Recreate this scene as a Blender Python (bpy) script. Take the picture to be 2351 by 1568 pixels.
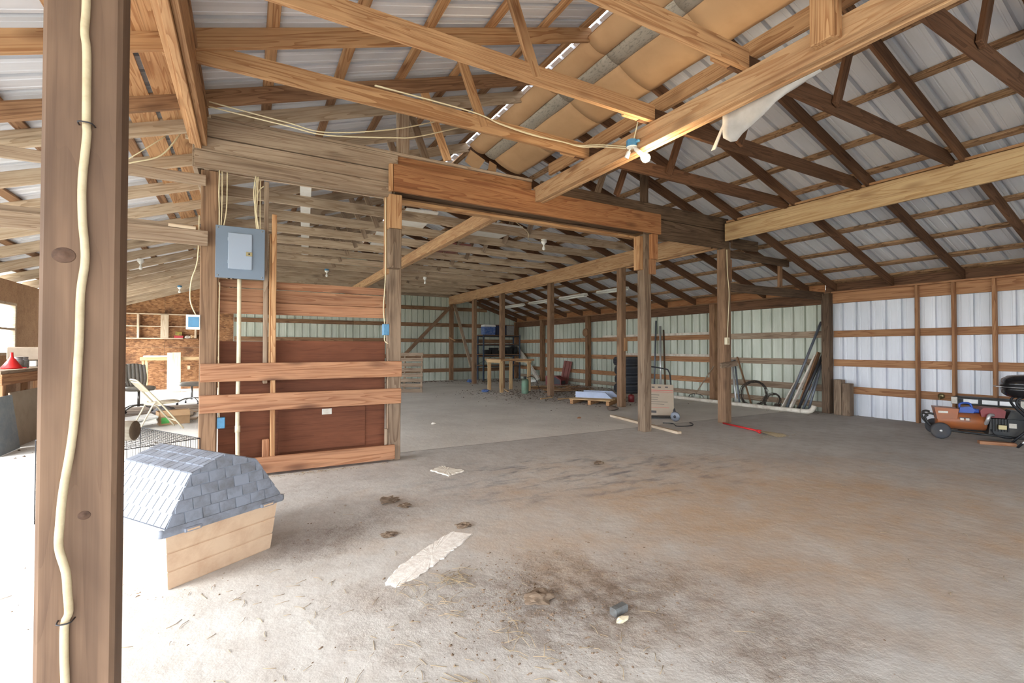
import bpy, bmesh, math, random
from mathutils import Vector, Matrix, Euler
random.seed(7)
for o in list(bpy.data.objects): bpy.data.objects.remove(o)
S = bpy.context.scene
C = S.collection
R = math.radians

# ------------------------------------------------------------------ camera
cam_d = bpy.data.cameras.new('camera')
cam_d.sensor_width = 36.0
cam_d.lens = 36.0 * 1093.0 / 2351.0
cam_d.clip_start = 0.05
cam_d.clip_end = 300
cam = bpy.data.objects.new('camera', cam_d)
C.objects.link(cam)
cam.matrix_world = (Matrix.Translation((0, 0, 1.2)) @ Matrix.Rotation(R(-29.12), 4, 'Z')
                    @ Matrix.Rotation(R(90 + 0.84), 4, 'X') @ Matrix.Rotation(R(0.10), 4, 'Z'))
S.camera = cam

# ------------------------------------------------------------------ world: bright overcast sky
w = bpy.data.worlds.new('overcast_sky'); S.world = w
w.use_nodes = True
bg = w.node_tree.nodes['Background']
bg.inputs[0].default_value = (0.86, 0.93, 1.0, 1)
bg.inputs[1].default_value = 1.0
S.view_settings.view_transform = 'Standard'
S.view_settings.look = 'None'
S.view_settings.gamma = 1.0
S.view_settings.use_curve_mapping = False
S.view_settings.exposure = 3.55

sun_d = bpy.data.lights.new('hazy_sun', 'SUN'); sun_d.energy = 0.7; sun_d.angle = R(24); sun_d.color = (1.0, 0.97, 0.92)
sun = bpy.data.objects.new('hazy_sun', sun_d); C.objects.link(sun)
sun.rotation_euler = Vector((0.84, 0.20, -0.50)).to_track_quat('-Z', 'Y').to_euler()
def portal(name, loc, sx, sy, rot):
    d = bpy.data.lights.new(name, 'AREA'); d.shape = 'RECTANGLE'; d.size = sx; d.size_y = sy
    d.cycles.is_portal = True
    o = bpy.data.objects.new(name, d); C.objects.link(o)
    o.location = loc; o.rotation_euler = rot
    return o
# sky portals filling the building's openings (left side doors, front end, window, added bench window)
portal('sky_portal_side', (-3.34, 1.35, 1.05), 12.7, 2.1, (R(90), 0, R(-90)))
portal('sky_portal_rear', (-3.34, 14.29, 1.05), 4.6, 2.1, (R(90), 0, R(-90)))
portal('sky_portal_front', (0.5, -5.1, 1.25), 7.6, 2.5, (R(90), 0, R(180)))
portal('sky_portal_bench', (-3.36, 8.57, 1.55), 1.7, 1.1, (R(90), 0, R(-90)))
portal('sky_portal_window', (-3.34, 10.2, 1.5), 1.2, 0.9, (R(90), 0, R(-90)))

# ------------------------------------------------------------------ helpers
def wm(o):
    m = o.matrix_basis.copy()
    while o.parent:
        o = o.parent; m = o.matrix_basis @ m
    return m
def link(name, me, mats, parent=None, M=None):
    o = bpy.data.objects.new(name, me); C.objects.link(o)
    if mats is not None and not me.materials:
        for m in (mats if isinstance(mats, (list, tuple)) else [mats]): me.materials.append(m)
    M = M if M is not None else Matrix.Identity(4)
    if parent is not None:
        o.parent = parent
        o.matrix_basis = wm(parent).inverted() @ M
    else:
        o.matrix_basis = M
    return o
def tag(o, label, cat, group=None):
    o['label'] = label; o['category'] = cat
    if group: o['group'] = group
    return o
def struct(o):
    o['kind'] = 'structure'; return o
def stuff(o, label=None, cat=None):
    o['kind'] = 'stuff'
    if label: o['label'] = label; o['category'] = cat
    return o
def thing(name, label, cat, loc=(0, 0, 0), rz=0.0, group=None, M=None):
    o = bpy.data.objects.new(name, None); C.objects.link(o)
    o.empty_display_size = 0.1
    o.matrix_basis = M if M is not None else (Matrix.Translation(loc) @ Matrix.Rotation(rz, 4, 'Z'))
    return tag(o, label, cat, group)
def setting(name):
    o = bpy.data.objects.new(name, None); C.objects.link(o); o.empty_display_size = 0.1
    return struct(o)
def copy_tree(o, M=None, label=None, parent=None):
    c = o.copy(); C.objects.link(c); c.parent = parent
    if M is not None: c.matrix_basis = M
    if label: c['label'] = label
    for ch in list(o.children): copy_tree(ch, None, None, c)
    return c
def mesh(name, verts, faces, smooth=False, mi=None):
    me = bpy.data.meshes.new(name)
    me.from_pydata([tuple(v) for v in verts], [], faces)
    if smooth: me.polygons.foreach_set('use_smooth', [True] * len(faces))
    if mi: me.polygons.foreach_set('material_index', mi)
    me.update()
    return me
def chamfer_verts(sx, sy, sz, c):
    hx, hy, hz = sx/2, sy/2, sz/2
    c = min(c, hx*0.9, hy*0.9, hz*0.9)
    v = []
    for X in (-1, 1):
        for Y in (-1, 1):
            for Z in (-1, 1):
                v.append((X*hx, Y*(hy-c), Z*(hz-c)))
                v.append((X*(hx-c), Y*hy, Z*(hz-c)))
                v.append((X*(hx-c), Y*(hy-c), Z*hz))
    def i(X, Y, Z, k): return ((X*2+Y)*2+Z)*3+k
    f = []
    for s in (0, 1):
        a = [i(s, 0, 0, 0), i(s, 0, 1, 0), i(s, 1, 1, 0), i(s, 1, 0, 0)]
        f.append(a if s == 0 else a[::-1])
        a = [i(0, s, 0, 1), i(1, s, 0, 1), i(1, s, 1, 1), i(0, s, 1, 1)]
        f.append(a if s == 0 else a[::-1])
        a = [i(0, 0, s, 2), i(0, 1, s, 2), i(1, 1, s, 2), i(1, 0, s, 2)]
        f.append(a if s == 0 else a[::-1])
    for a in (0, 1):
        for b in (0, 1):
            q = [i(0, a, b, 1), i(1, a, b, 1), i(1, a, b, 2), i(0, a, b, 2)]; f.append(q if (a+b) % 2 else q[::-1])
            q = [i(a, 0, b, 0), i(a, 1, b, 0), i(a, 1, b, 2), i(a, 0, b, 2)]; f.append(q if (a+b) % 2 == 0 else q[::-1])
            q = [i(a, b, 0, 0), i(a, b, 1, 0), i(a, b, 1, 1), i(a, b, 0, 1)]; f.append(q if (a+b) % 2 else q[::-1])
    for X in (0, 1):
        for Y in (0, 1):
            for Z in (0, 1):
                t = [i(X, Y, Z, 0), i(X, Y, Z, 1), i(X, Y, Z, 2)]
                f.append(t if (X+Y+Z) % 2 else t[::-1])
    return v, f
_box = {}
def boxmesh(sx, sy, sz, c=0.004):
    v, f = chamfer_verts(sx, sy, sz, c)
    return mesh('box', v, f)
def box(name, center, size, mat, parent=None, rot=(0, 0, 0), c=0.004):
    """chamfered block; local X is the grain direction"""
    M = Matrix.Translation(center) @ Euler(rot).to_matrix().to_4x4()
    return link(name, boxmesh(*size, c), mat, parent, M)
def frame(p0, p1, up=(0, 0, 1)):
    p0, p1 = Vector(p0), Vector(p1)
    x = (p1-p0).normalized(); up = Vector(up)
    if abs(x.dot(up)) > 0.98: up = Vector((0, 1, 0))
    y = up.cross(x).normalized(); z = x.cross(y)
    M = Matrix((x, y, z)).transposed().to_4x4(); M.translation = (p0+p1)/2
    return M, (p1-p0).length
def board(name, p0, p1, wz, ty, mat, parent=None, up=(0, 0, 1), c=0.003, warp=0.0):
    """timber from p0 to p1; wz = size along 'up', ty = size across"""
    M, L = frame(p0, p1, up)
    return link(name, boxmesh(L, ty, wz, c), mat, parent, M)
def post(name, x, y, z0, z1, sx, sy, mat, parent=None, c=0.006):
    """upright timber, grain along its height"""
    M = Matrix.Translation((x, y, (z0+z1)/2)) @ Matrix.Rotation(R(-90), 4, 'Y')
    return link(name, boxmesh(z1-z0, sy, sx, c), mat, parent, M)
def prism(name, poly, y0, y1, mat, parent=None, M=None):
    """polygon given in (x,z), extruded along y"""
    n = len(poly)
    v = [(x, y0, z) for x, z in poly] + [(x, y1, z) for x, z in poly]
    a = sum(poly[i][0]*poly[(i+1) % n][1]-poly[(i+1) % n][0]*poly[i][1] for i in range(n))
    f = [list(range(n)), list(range(2*n-1, n-1, -1))]
    for i in range(n):
        j = (i+1) % n; f.append([i, n+i, n+j, j])
    if a < 0: f = [q[::-1] for q in f]
    cx = sum(p[0] for p in poly)/n; cz = sum(p[1] for p in poly)/n; cy = (y0+y1)/2
    v = [(p[0]-cx, p[1]-cy, p[2]-cz) for p in v]
    return link(name, mesh(name, v, f), mat, parent, (M or Matrix.Identity(4)) @ Matrix.Translation((cx, cy, cz)))
def smooth_path(pts, sub=6):
    P_ = [Vector(p) for p in pts]
    if len(P_) < 3 or sub < 2: return P_
    out = []
    for i in range(len(P_)-1):
        p0 = P_[max(i-1, 0)]; p1 = P_[i]; p2 = P_[i+1]; p3 = P_[min(i+2, len(P_)-1)]
        for k in range(sub):
            t = k/sub
            out.append(0.5*((2*p1)+(p2-p0)*t+(2*p0-5*p1+4*p2-p3)*t*t+(3*p1-p0-3*p2+p3)*t**3))
    out.append(P_[-1])
    return out
def tube_geo(pts, r, n=8, cap=True, closed=False, off=0):
    P_ = [Vector(p) for p in pts]; m = len(P_)
    rr = r if isinstance(r, (list, tuple)) else [r]*m
    v = []; f = []
    t0 = (P_[1]-P_[0]).normalized()
    ref = Vector((0, 0, 1)) if abs(t0.z) < 0.9 else Vector((1, 0, 0))
    nx = t0.cross(ref).normalized()
    for i in range(m):
        if closed: t = (P_[(i+1) % m]-P_[i-1]).normalized()
        elif i == 0: t = (P_[1]-P_[0]).normalized()
        elif i == m-1: t = (P_[-1]-P_[-2]).normalized()
        else: t = (P_[i+1]-P_[i-1]).normalized()
        nx = (nx - t*nx.dot(t)); nx = nx.normalized() if nx.length > 1e-6 else t.orthogonal().normalized()
        ny = t.cross(nx)
        for k in range(n):
            a = 2*math.pi*k/n
            v.append(P_[i]+nx*math.cos(a)*rr[i]+ny*math.sin(a)*rr[i])
    for i in range(m if closed else m-1):
        j = (i+1) % m
        for k in range(n):
            l = (k+1) % n
            f.append([off+i*n+k, off+i*n+l, off+j*n+l, off+j*n+k])
    if cap and not closed:
        f.append([off+k for k in range(n)][::-1]); f.append([off+(m-1)*n+k for k in range(n)])
    return v, f
def tube(name, pts, r, mat, parent=None, n=8, sub=6, closed=False, M=None):
    p = smooth_path(pts, sub) if not closed else [Vector(q) for q in pts]
    v, f = tube_geo(p, r, n, True, closed)
    return link(name, mesh(name, v, f, True), mat, parent, M)
def tubes(name, paths, r, mat, parent=None, n=6, M=None, sub=1):
    V, Fc = [], []
    for p in paths:
        p = smooth_path(p, sub) if sub > 1 else p
        v, f = tube_geo(p, r, n, True, False, len(V)); V += v; Fc += f
    return link(name, mesh(name, V, Fc, True), mat, parent, M)
def lathe(name, prof, mat, parent=None, M=None, n=20, smooth=True):
    """profile of (r,z) turned round local z"""
    v = []; f = []
    for r, z in prof:
        for k in range(n):
            a = 2*math.pi*k/n; v.append((r*math.cos(a), r*math.sin(a), z))
    for i in range(len(prof)-1):
        for k in range(n):
            l = (k+1) % n; f.append([i*n+k, i*n+l, (i+1)*n+l, (i+1)*n+k])
    if prof[0][0] > 1e-5: f.append([k for k in range(n)][::-1])
    if prof[-1][0] > 1e-5: f.append([(len(prof)-1)*n+k for k in range(n)])
    o = link(name, mesh(name, v, f, smooth), mat, parent, M)
    return o
def T(x, y, z, rx=0, ry=0, rz=0):
    return Matrix.Translation((x, y, z)) @ Euler((rx, ry, rz)).to_matrix().to_4x4()

# ------------------------------------------------------------------ materials
def srgb(r, g, b):
    def l(c):
        c /= 255.0
        return c/12.92 if c <= 0.04045 else ((c+0.055)/1.055)**2.4
    return (l(r), l(g), l(b), 1)
def newmat(name):
    m = bpy.data.materials.new(name); m.use_nodes = True
    nt = m.node_tree; b = nt.nodes['Principled BSDF']
    return m, nt, b
class N:
    def __init__(s, nt): s.nt = nt
    def n(s, typ, **kw):
        nd = s.nt.nodes.new(typ)
        for k, v in kw.items(): setattr(nd, k, v)
        return nd
    def l(s, a, b): s.nt.links.new(a, b)
    def math(s, op, a, b=None, clamp=False):
        nd = s.n('ShaderNodeMath', operation=op, use_clamp=clamp)
        for i, x in enumerate((a, b)):
            if x is None: continue
            if isinstance(x, (int, float)): nd.inputs[i].default_value = x
            else: s.l(x, nd.inputs[i])
        return nd.outputs[0]
    def ramp(s, fac, stops):
        nd = s.n('ShaderNodeValToRGB'); e = nd.color_ramp.elements
        while len(e) < len(stops): e.new(0.5)
        for i, (p, c) in enumerate(stops):
            e[i].position = p; e[i].color = c if len(c) == 4 else (*c, 1)
        s.l(fac, nd.inputs[0]); return nd.outputs[0]
    def mix(s, fac, a, b, mode='MIX'):
        nd = s.n('ShaderNodeMix', data_type='RGBA', blend_type=mode)
        for i, x in ((0, fac), (6, a), (7, b)):
            if isinstance(x, (int, float)): nd.inputs[i].default_value = x
            elif isinstance(x, tuple): nd.inputs[i].default_value = x
            else: s.l(x, nd.inputs[i])
        return nd.outputs[2]
    def noise(s, vec, scale, detail=3, rough=0.55, dist=0.0):
        nd = s.n('ShaderNodeTexNoise'); nd.inputs['Scale'].default_value = scale
        nd.inputs['Detail'].default_value = detail; nd.inputs['Roughness'].default_value = rough
        nd.inputs['Distortion'].default_value = dist
        if vec is not None: s.l(vec, nd.inputs['Vector'])
        return nd.outputs['Fac']
    def mapping(s, vec, scale=(1, 1, 1), loc=(0, 0, 0), rot=(0, 0, 0)):
        nd = s.n('ShaderNodeMapping'); nd.inputs['Scale'].default_value = scale
        nd.inputs['Location'].default_value = loc; nd.inputs['Rotation'].default_value = rot
        s.l(vec, nd.inputs['Vector']); return nd.outputs[0]
    def bump(s, h, bsdf, strength=0.2, dist=0.01):
        nd = s.n('ShaderNodeBump'); nd.inputs['Strength'].default_value = strength
        nd.inputs['Distance'].default_value = dist
        s.l(h, nd.inputs['Height']); s.l(nd.outputs[0], bsdf.inputs['Normal'])
def objcoord(k):
    tc = k.n('ShaderNodeTexCoord'); oi = k.n('ShaderNodeObjectInfo')
    ad = k.n('ShaderNodeVectorMath', operation='MULTIPLY_ADD')
    cb = k.n('ShaderNodeCombineXYZ')
    for i in range(3): k.l(oi.outputs['Random'], cb.inputs[i])
    k.l(cb.outputs[0], ad.inputs[0]); ad.inputs[1].default_value = (37.0, 53.0, 71.0)
    k.l(tc.outputs['Object'], ad.inputs[2])
    return ad.outputs[0], oi.outputs['Random']
def wood(name, light, mid, dark, stain=0.35, stain_col=None, knots=1.0, rough=0.75, var=0.25, bark=0.0, grain=1.0):
    m, nt, b = newmat(name); k = N(nt)
    def dull(c_):
        g_ = 0.3*c_[0]+0.6*c_[1]+0.1*c_[2]
        return tuple(0.80*(0.85*a_+0.15*g_) for a_ in c_[:3]) + (1,)
    light, mid, dark = dull(light), dull(mid), dull(dark)
    stain_col = dull(stain_col) if stain_col else None
    vec, rnd = objcoord(k)
    # long growth-ring bands, stretched along local X
    mp = k.mapping(vec, (0.45, 7, 7))
    warp = k.noise(mp, 1.0, 2, 0.5, 0.8)
    rings = k.math('FRACT', k.math('MULTIPLY', warp, 11.0))
    rings = k.math('POWER', rings, 2.2)
    fine = k.noise(k.mapping(vec, (1.6, 70, 70)), 1.0, 3, 0.65)
    f = k.math('ADD', k.math('MULTIPLY', rings, 0.5*grain), k.math('MULTIPLY', k.math('SUBTRACT', fine, 0.28), 1.0), True)
    lo = tuple(max(0.0, a_*1.12) for a_ in light[:3]) + (1,)
    hi = tuple(m_*0.62+d_*0.38 for m_, d_ in zip(mid[:3], dark[:3])) + (1,)
    col = k.ramp(f, [(0.05, lo), (0.35, light), (0.6, mid), (0.95, hi)])
    sk = k.noise(k.mapping(vec, (0.8, 26, 26)), 1.0, 3, 0.6, 0.3)
    col = k.mix(k.math('MULTIPLY', k.ramp(sk, [(0.56, (0, 0, 0)), (0.74, (1, 1, 1))]), 0.55), col, dark)
    # broad stain / weathering
    big = k.noise(k.mapping(vec, (0.9, 3.5, 3.5)), 1.3, 4, 0.65, 0.3)
    sm = k.ramp(big, [(0.42, (0, 0, 0)), (0.66, (1, 1, 1))])
    col = k.mix(k.math('MULTIPLY', sm, stain), col, stain_col or dark)
    # knots
    if knots > 0:
        vo = k.n('ShaderNodeTexVoronoi', feature='F1'); vo.inputs['Scale'].default_value = 1.0
        k.l(k.mapping(vec, (1.5, 4.2, 4.2)), vo.inputs['Vector'])
        dn = k.math('ADD', vo.outputs['Distance'], k.math('MULTIPLY', fine, 0.05))
        km = k.ramp(dn, [(0.09, (1, 1, 1)), (0.17, (0.5, 0.5, 0.5)), (0.25, (0, 0, 0))])
        col = k.mix(k.math('MULTIPLY', km, 0.75*knots), col, dark)
    if bark > 0:
        bk = k.noise(k.mapping(vec, (7, 22, 22)), 1.0, 4, 0.7, 1.0)
        col = k.mix(k.math('MULTIPLY', k.ramp(bk, [(0.52, (0, 0, 0)), (0.62, (1, 1, 1))]), bark), col, dark)
    hs = k.n('ShaderNodeHueSaturation'); k.l(col, hs.inputs['Color'])
    k.l(k.math('ADD', k.math('MULTIPLY', rnd, var), 1.0-var/2), hs.inputs['Value'])
    k.l(hs.outputs[0], b.inputs['Base Color'])
    b.inputs['Roughness'].default_value = rough
    b.inputs['Specular IOR Level'].default_value = 0.25
    k.bump(k.math('ADD', fine, k.math('MULTIPLY', rings, 0.4)), b, 0.25, 0.004)
    return m
def plain(name, col, rough=0.5, metal=0.0, dirt=0.0, dirt_col=None, scale=6.0, spec=0.4, bump=0.0, var=0.0):
    m, nt, b = newmat(name); k = N(nt)
    b.inputs['Roughness'].default_value = rough; b.inputs['Metallic'].default_value = metal
    b.inputs['Specular IOR Level'].default_value = spec
    if dirt > 0 or bump > 0 or var > 0:
        vec, rnd = objcoord(k)
        nz = k.noise(vec, scale, 5, 0.65, 0.2)
        c = k.mix(k.math('MULTIPLY', k.ramp(nz, [(0.42, (0, 0, 0)), (0.68, (1, 1, 1))]), dirt), col, dirt_col or (col[0]*0.4, col[1]*0.36, col[2]*0.3, 1))
        if var > 0:
            hs = k.n('ShaderNodeHueSaturation'); k.l(c, hs.inputs['Color'])
            k.l(k.math('ADD', k.math('MULTIPLY', rnd, var), 1.0-var/2), hs.inputs['Value']); c = hs.outputs[0]
        k.l(c, b.inputs['Base Color'])
        if bump > 0: k.bump(nz, b, bump, 0.01)
    else:
        b.inputs['Base Color'].default_value = col
    return m
MAT = {}
MAT['fresh'] = wood('fresh_lumber', srgb(212, 160, 104), srgb(186, 128, 74), srgb(110, 66, 34), 0.35, srgb(150, 98, 56), 0.8)
MAT['girder'] = wood('girder_lumber', srgb(218, 172, 120), srgb(200, 146, 92), srgb(124, 78, 46), 0.45, srgb(172, 116, 70), 0.9, bark=0.1)
MAT['yellow'] = wood('yellow_pine', srgb(222, 184, 128), srgb(206, 162, 104), srgb(150, 98, 52), 0.25, srgb(186, 136, 80), 0.7)
MAT['header'] = wood('orange_header_lumber', srgb(190, 128, 72), srgb(166, 102, 52), srgb(100, 56, 26), 0.35, srgb(130, 76, 38), 0.9)
MAT['dark'] = wood('dark_rafter_lumber', srgb(128, 88, 58), srgb(106, 70, 44), srgb(58, 36, 22), 0.5, srgb(78, 50, 32), 0.6)
MAT['brown'] = wood('brown_rafter_lumber', srgb(168, 124, 84), srgb(140, 98, 64), srgb(78, 48, 30), 0.5, srgb(110, 74, 48), 0.6)
MAT['gray'] = wood('weathered_lumber', srgb(186, 160, 132), srgb(164, 134, 106), srgb(92, 68, 50), 0.5, srgb(136, 108, 84), 0.6)
MAT['fgpost'] = wood('foreground_post_lumber', srgb(140, 108, 82), srgb(122, 92, 70), srgb(62, 42, 32), 0.7, srgb(98, 74, 58), 0.5, grain=0.45)
MAT['joist'] = wood('brightened_joist_lumber', srgb(214, 188, 156), srgb(194, 164, 130), srgb(108, 82, 60), 0.45, srgb(166, 136, 106), 0.7)  # weathered lumber made lighter, standing in for light on the rear joists
MAT['post'] = wood('post_lumber', srgb(160, 122, 88), srgb(138, 102, 72), srgb(72, 50, 36), 0.5, srgb(110, 84, 62), 0.7)
MAT['postgray'] = wood('grey_post_lumber', srgb(158, 132, 106), srgb(132, 106, 82), srgb(66, 50, 38), 0.55, srgb(102, 80, 62), 0.7)
MAT['darkgray'] = wood('dark_weathered_timber', srgb(124, 98, 74), srgb(98, 74, 54), srgb(48, 34, 26), 0.6, srgb(70, 50, 36), 0.7)
MAT['purlin'] = wood('rough_purlin_lumber', srgb(190, 148, 104), srgb(162, 118, 78), srgb(84, 54, 32), 0.4, srgb(122, 82, 50), 0.6, bark=0.75)
MAT['girt'] = wood('orange_girt_lumber', srgb(196, 140, 90), srgb(172, 114, 68), srgb(104, 62, 34), 0.35, srgb(144, 92, 56), 0.8)
MAT['plank'] = wood('cedar_plank', srgb(196, 138, 94), srgb(172, 112, 70), srgb(98, 60, 42), 0.5, srgb(140, 92, 66), 1.0)
MAT['white_wood'] = wood('pale_board', srgb(232, 208, 176), srgb(220, 190, 154), srgb(170, 130, 92), 0.2, None, 0.5)

# ------------------------------------------------------------------ building dimensions
XL, XR, YF, YB = -3.30, 9.60, -5.0, 16.95       # inside faces of the shell
XRG, ZE, PITCH = 3.15, 2.27, 1/3.0              # ridge line, rafter underside at the eaves, roof pitch
def raf_r(x): return ZE + (XR-x)*PITCH          # rafter underside
def raf_l(x): return ZE + (x-XL)*PITCH
RD = 0.14                                        # rafter depth
CS = math.cos(math.atan(PITCH))
TOPR = RD/CS                                     # vertical offset of rafter top

# ------------------------------------------------------------------ sheet metal, concrete, panel materials
def sheetmat(name, col, tint, rough=0.45):
    m, nt, b = newmat(name); k = N(nt)
    vec, rnd = objcoord(k)
    nz = k.noise(k.mapping(vec, (1.5, 1.5, 0.5)), 1.2, 5, 0.6)
    c = k.mix(k.ramp(nz, [(0.35, (0, 0, 0)), (0.7, (1, 1, 1))]), col, tint)
    st = k.noise(k.mapping(vec, (30, 30, 0.8)), 1.0, 3, 0.6)
    c = k.mix(k.math('MULTIPLY', k.ramp(st, [(0.5, (0, 0, 0)), (0.8, (1, 1, 1))]), 0.10), c, (tint[0]*0.55, tint[1]*0.52, tint[2]*0.48, 1))
    hs = k.n('ShaderNodeHueSaturation'); k.l(c, hs.inputs['Color'])
    k.l(k.math('ADD', k.math('MULTIPLY', rnd, 0.1), 0.95), hs.inputs['Value'])
    k.l(hs.outputs[0], b.inputs['Base Color'])
    b.inputs['Roughness'].default_value = rough; b.inputs['Metallic'].default_value = 0.15
    return m
MAT['roof'] = sheetmat('roof_sheet_metal', srgb(222, 223, 228), srgb(204, 206, 212))
MAT['wallsheet'] = sheetmat('white_wall_sheet_metal', srgb(228, 230, 236), srgb(206, 210, 218))
MAT['greensheet'] = sheetmat('green_grey_wall_sheet_metal', srgb(204, 208, 194), srgb(178, 184, 168))

def concrete():
    m, nt, b = newmat('dusty_concrete'); k = N(nt)
    tc = k.n('ShaderNodeTexCoord'); vec = tc.outputs['Object']
    sx = k.n('ShaderNodeSeparateXYZ'); k.l(vec, sx.inputs[0])
    bn = k.math('MULTIPLY', k.math('SUBTRACT', k.noise(vec, 1.6, 5, 0.68), 0.5), 1.7)
    def blob(cx, cy, rx, ry, soft=0.5, rot=0.0):
        mp = k.mapping(vec, (1, 1, 0)); vm = k.n('ShaderNodeVectorMath', operation='SUBTRACT')
        k.l(mp, vm.inputs[0]); vm.inputs[1].default_value = (cx, cy, 0)
        mp2 = k.n('ShaderNodeMapping', vector_type='TEXTURE'); mp2.inputs['Rotation'].default_value = (0, 0, rot)
        mp2.inputs['Scale'].default_value = (rx, ry, 1); k.l(vm.outputs[0], mp2.inputs['Vector'])
        ln = k.n('ShaderNodeVectorMath', operation='LENGTH'); k.l(mp2.outputs[0], ln.inputs[0])
        d = k.math('ADD', ln.outputs['Value'], bn)
        return k.ramp(d, [(max(0.0, 0.9-soft), (1, 1, 1)), (1.0, (0, 0, 0))])
    n1 = k.noise(vec, 0.9, 6, 0.62)
    n2 = k.noise(vec, 7.0, 5, 0.6)
    n3 = k.noise(k.mapping(vec, (1, 1, 1), rot=(0, 0, 0.5)), 2.3, 6, 0.7, 0.4)
    col = k.mix(k.ramp(n1, [(0.35, (0, 0, 0)), (0.68, (1, 1, 1))]), srgb(200, 197, 192), srgb(178, 173, 168))
    col = k.mix(k.math('MULTIPLY', k.ramp(n2, [(0.45, (0, 0, 0)), (0.7, (1, 1, 1))]), 0.3), col, srgb(148, 134, 122))
    # rear slab past the joint: paler, and lightened to make up for weak light
    rear_brighten = k.math('GREATER_THAN', sx.outputs['Y'], 5.42)
    col = k.mix(k.math('MULTIPLY', rear_brighten, 0.8), col, k.mix(k.ramp(n1, [(0.35, (0, 0, 0)), (0.68, (1, 1, 1))]), srgb(232, 228, 220), srgb(212, 206, 198)))
    # orange clay dust tracked over the right-hand bay
    cl = k.math('MULTIPLY', blob(3.6, 2.2, 3.2, 1.9, 0.6, -0.35), k.ramp(n3, [(0.3, (0.25, 0.25, 0.25)), (0.65, (1, 1, 1))]))
    col = k.mix(k.math('MULTIPLY', cl, 0.8), col, srgb(188, 158, 126))
    # slate-coloured rubber / oil wear
    wn = k.noise(k.mapping(vec, (1.6, 5.0, 1), rot=(0, 0, -0.4)), 1.7, 6, 0.7, 0.5)
    we = k.math('MULTIPLY', blob(2.9, 3.7, 2.4, 1.1, 0.6, -0.2), k.ramp(wn, [(0.5, (0, 0, 0)), (0.66, (1, 1, 1))]))
    col = k.mix(k.math('MULTIPLY', we, 0.75), col, srgb(104, 106, 114))
    # dried mud
    mn = k.noise(vec, 9.0, 6, 0.72)
    mud = k.math('MULTIPLY', blob(1.35, 1.85, 1.15, 0.55, 0.75, -0.45), k.ramp(mn, [(0.36, (0.25, 0.25, 0.25)), (0.6, (1, 1, 1))]))
    for a in ((7.3, 9.6, 2.4, 1.9, 0.5, 0.2), (0.6, 1.45, 0.9, 0.22, 0.8, -0.4), (1.9, 1.2, 0.6, 0.4, 0.8, 0.0), (0.55, 3.3, 0.7, 0.35, 0.8, 0.5)):
        mud = k.math('MAXIMUM', mud, k.math('MULTIPLY', blob(*a), k.ramp(mn, [(0.35, (0.1, 0.1, 0.1)), (0.66, (0.9, 0.9, 0.9))])))
    col = k.mix(k.math('MULTIPLY', mud, 0.8), col, srgb(108, 90, 76))
    # slab joint along the stall line
    j = k.math('LESS_THAN', k.math('ABSOLUTE', k.math('SUBTRACT', sx.outputs['Y'], 5.42)), 0.012)
    col = k.mix(k.math('MULTIPLY', j, 0.55), col, srgb(92, 80, 70))
    k.l(col, b.inputs['Base Color'])
    b.inputs['Roughness'].default_value = 0.85; b.inputs['Specular IOR Level'].default_value = 0.2
    k.bump(k.math('ADD', k.math('ADD', n2, k.math('MULTIPLY', mud, 1.2)), k.math('MULTIPLY', mn, 0.6)), b, 0.35, 0.02)
    return m
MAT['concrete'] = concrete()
def osb():
    m, nt, b = newmat('strand_board'); k = N(nt)
    vec, rnd = objcoord(k)
    vo = k.n('ShaderNodeTexVoronoi', feature='F1'); vo.inputs['Scale'].default_value = 14.0
    k.l(k.mapping(vec, (1, 1, 2.2), rot=(0.3, 0.2, 0.7)), vo.inputs['Vector'])
    c = k.ramp(k.math('ADD', k.math('MULTIPLY', vo.outputs['Color'], 0.7), k.math('MULTIPLY', k.noise(vec, 30, 3), 0.3)),
               [(0.2, srgb(112, 74, 46)), (0.5, srgb(154, 108, 70)), (0.85, srgb(184, 138, 96))])
    st = k.noise(vec, 1.6, 5, 0.65, 0.6)
    c = k.mix(k.math('MULTIPLY', k.ramp(st, [(0.52, (0, 0, 0)), (0.66, (1, 1, 1))]), 0.8), c, srgb(84, 54, 34))
    k.l(c, b.inputs['Base Color']); b.inputs['Roughness'].default_value = 0.8
    return m
MAT['osb'] = osb()
MAT['plywood'] = wood('tan_plywood', srgb(214, 168, 122), srgb(198, 148, 102), srgb(150, 102, 66), 0.3, None, 0.25, grain=0.6)
MAT['redply'] = wood('red_brown_plywood', srgb(140, 80, 48), srgb(122, 66, 38), srgb(74, 38, 22), 0.5, srgb(96, 52, 30), 0.2, grain=0.5)
MAT['ground'] = plain('gravel_ground', srgb(176, 170, 156), 0.9, dirt=0.5, dirt_col=srgb(120, 128, 92), scale=0.7)

# ------------------------------------------------------------------ floor and ground
def plane_obj(name, x0, x1, y0, y1, z, mat, kind=True, n=1):
    v = []; f = []
    for j in range(n+1):
        for i in range(n+1): v.append((x0+(x1-x0)*i/n, y0+(y1-y0)*j/n, z))
    for j in range(n):
        for i in range(n): a = j*(n+1)+i; f.append([a, a+1, a+n+2, a+n+1])
    return struct(link(name, mesh(name, v, f), mat))
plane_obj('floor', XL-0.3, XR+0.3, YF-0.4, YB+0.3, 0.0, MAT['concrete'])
plane_obj('ground', -60, 70, -60, 80, -0.06, MAT['ground'])

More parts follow.
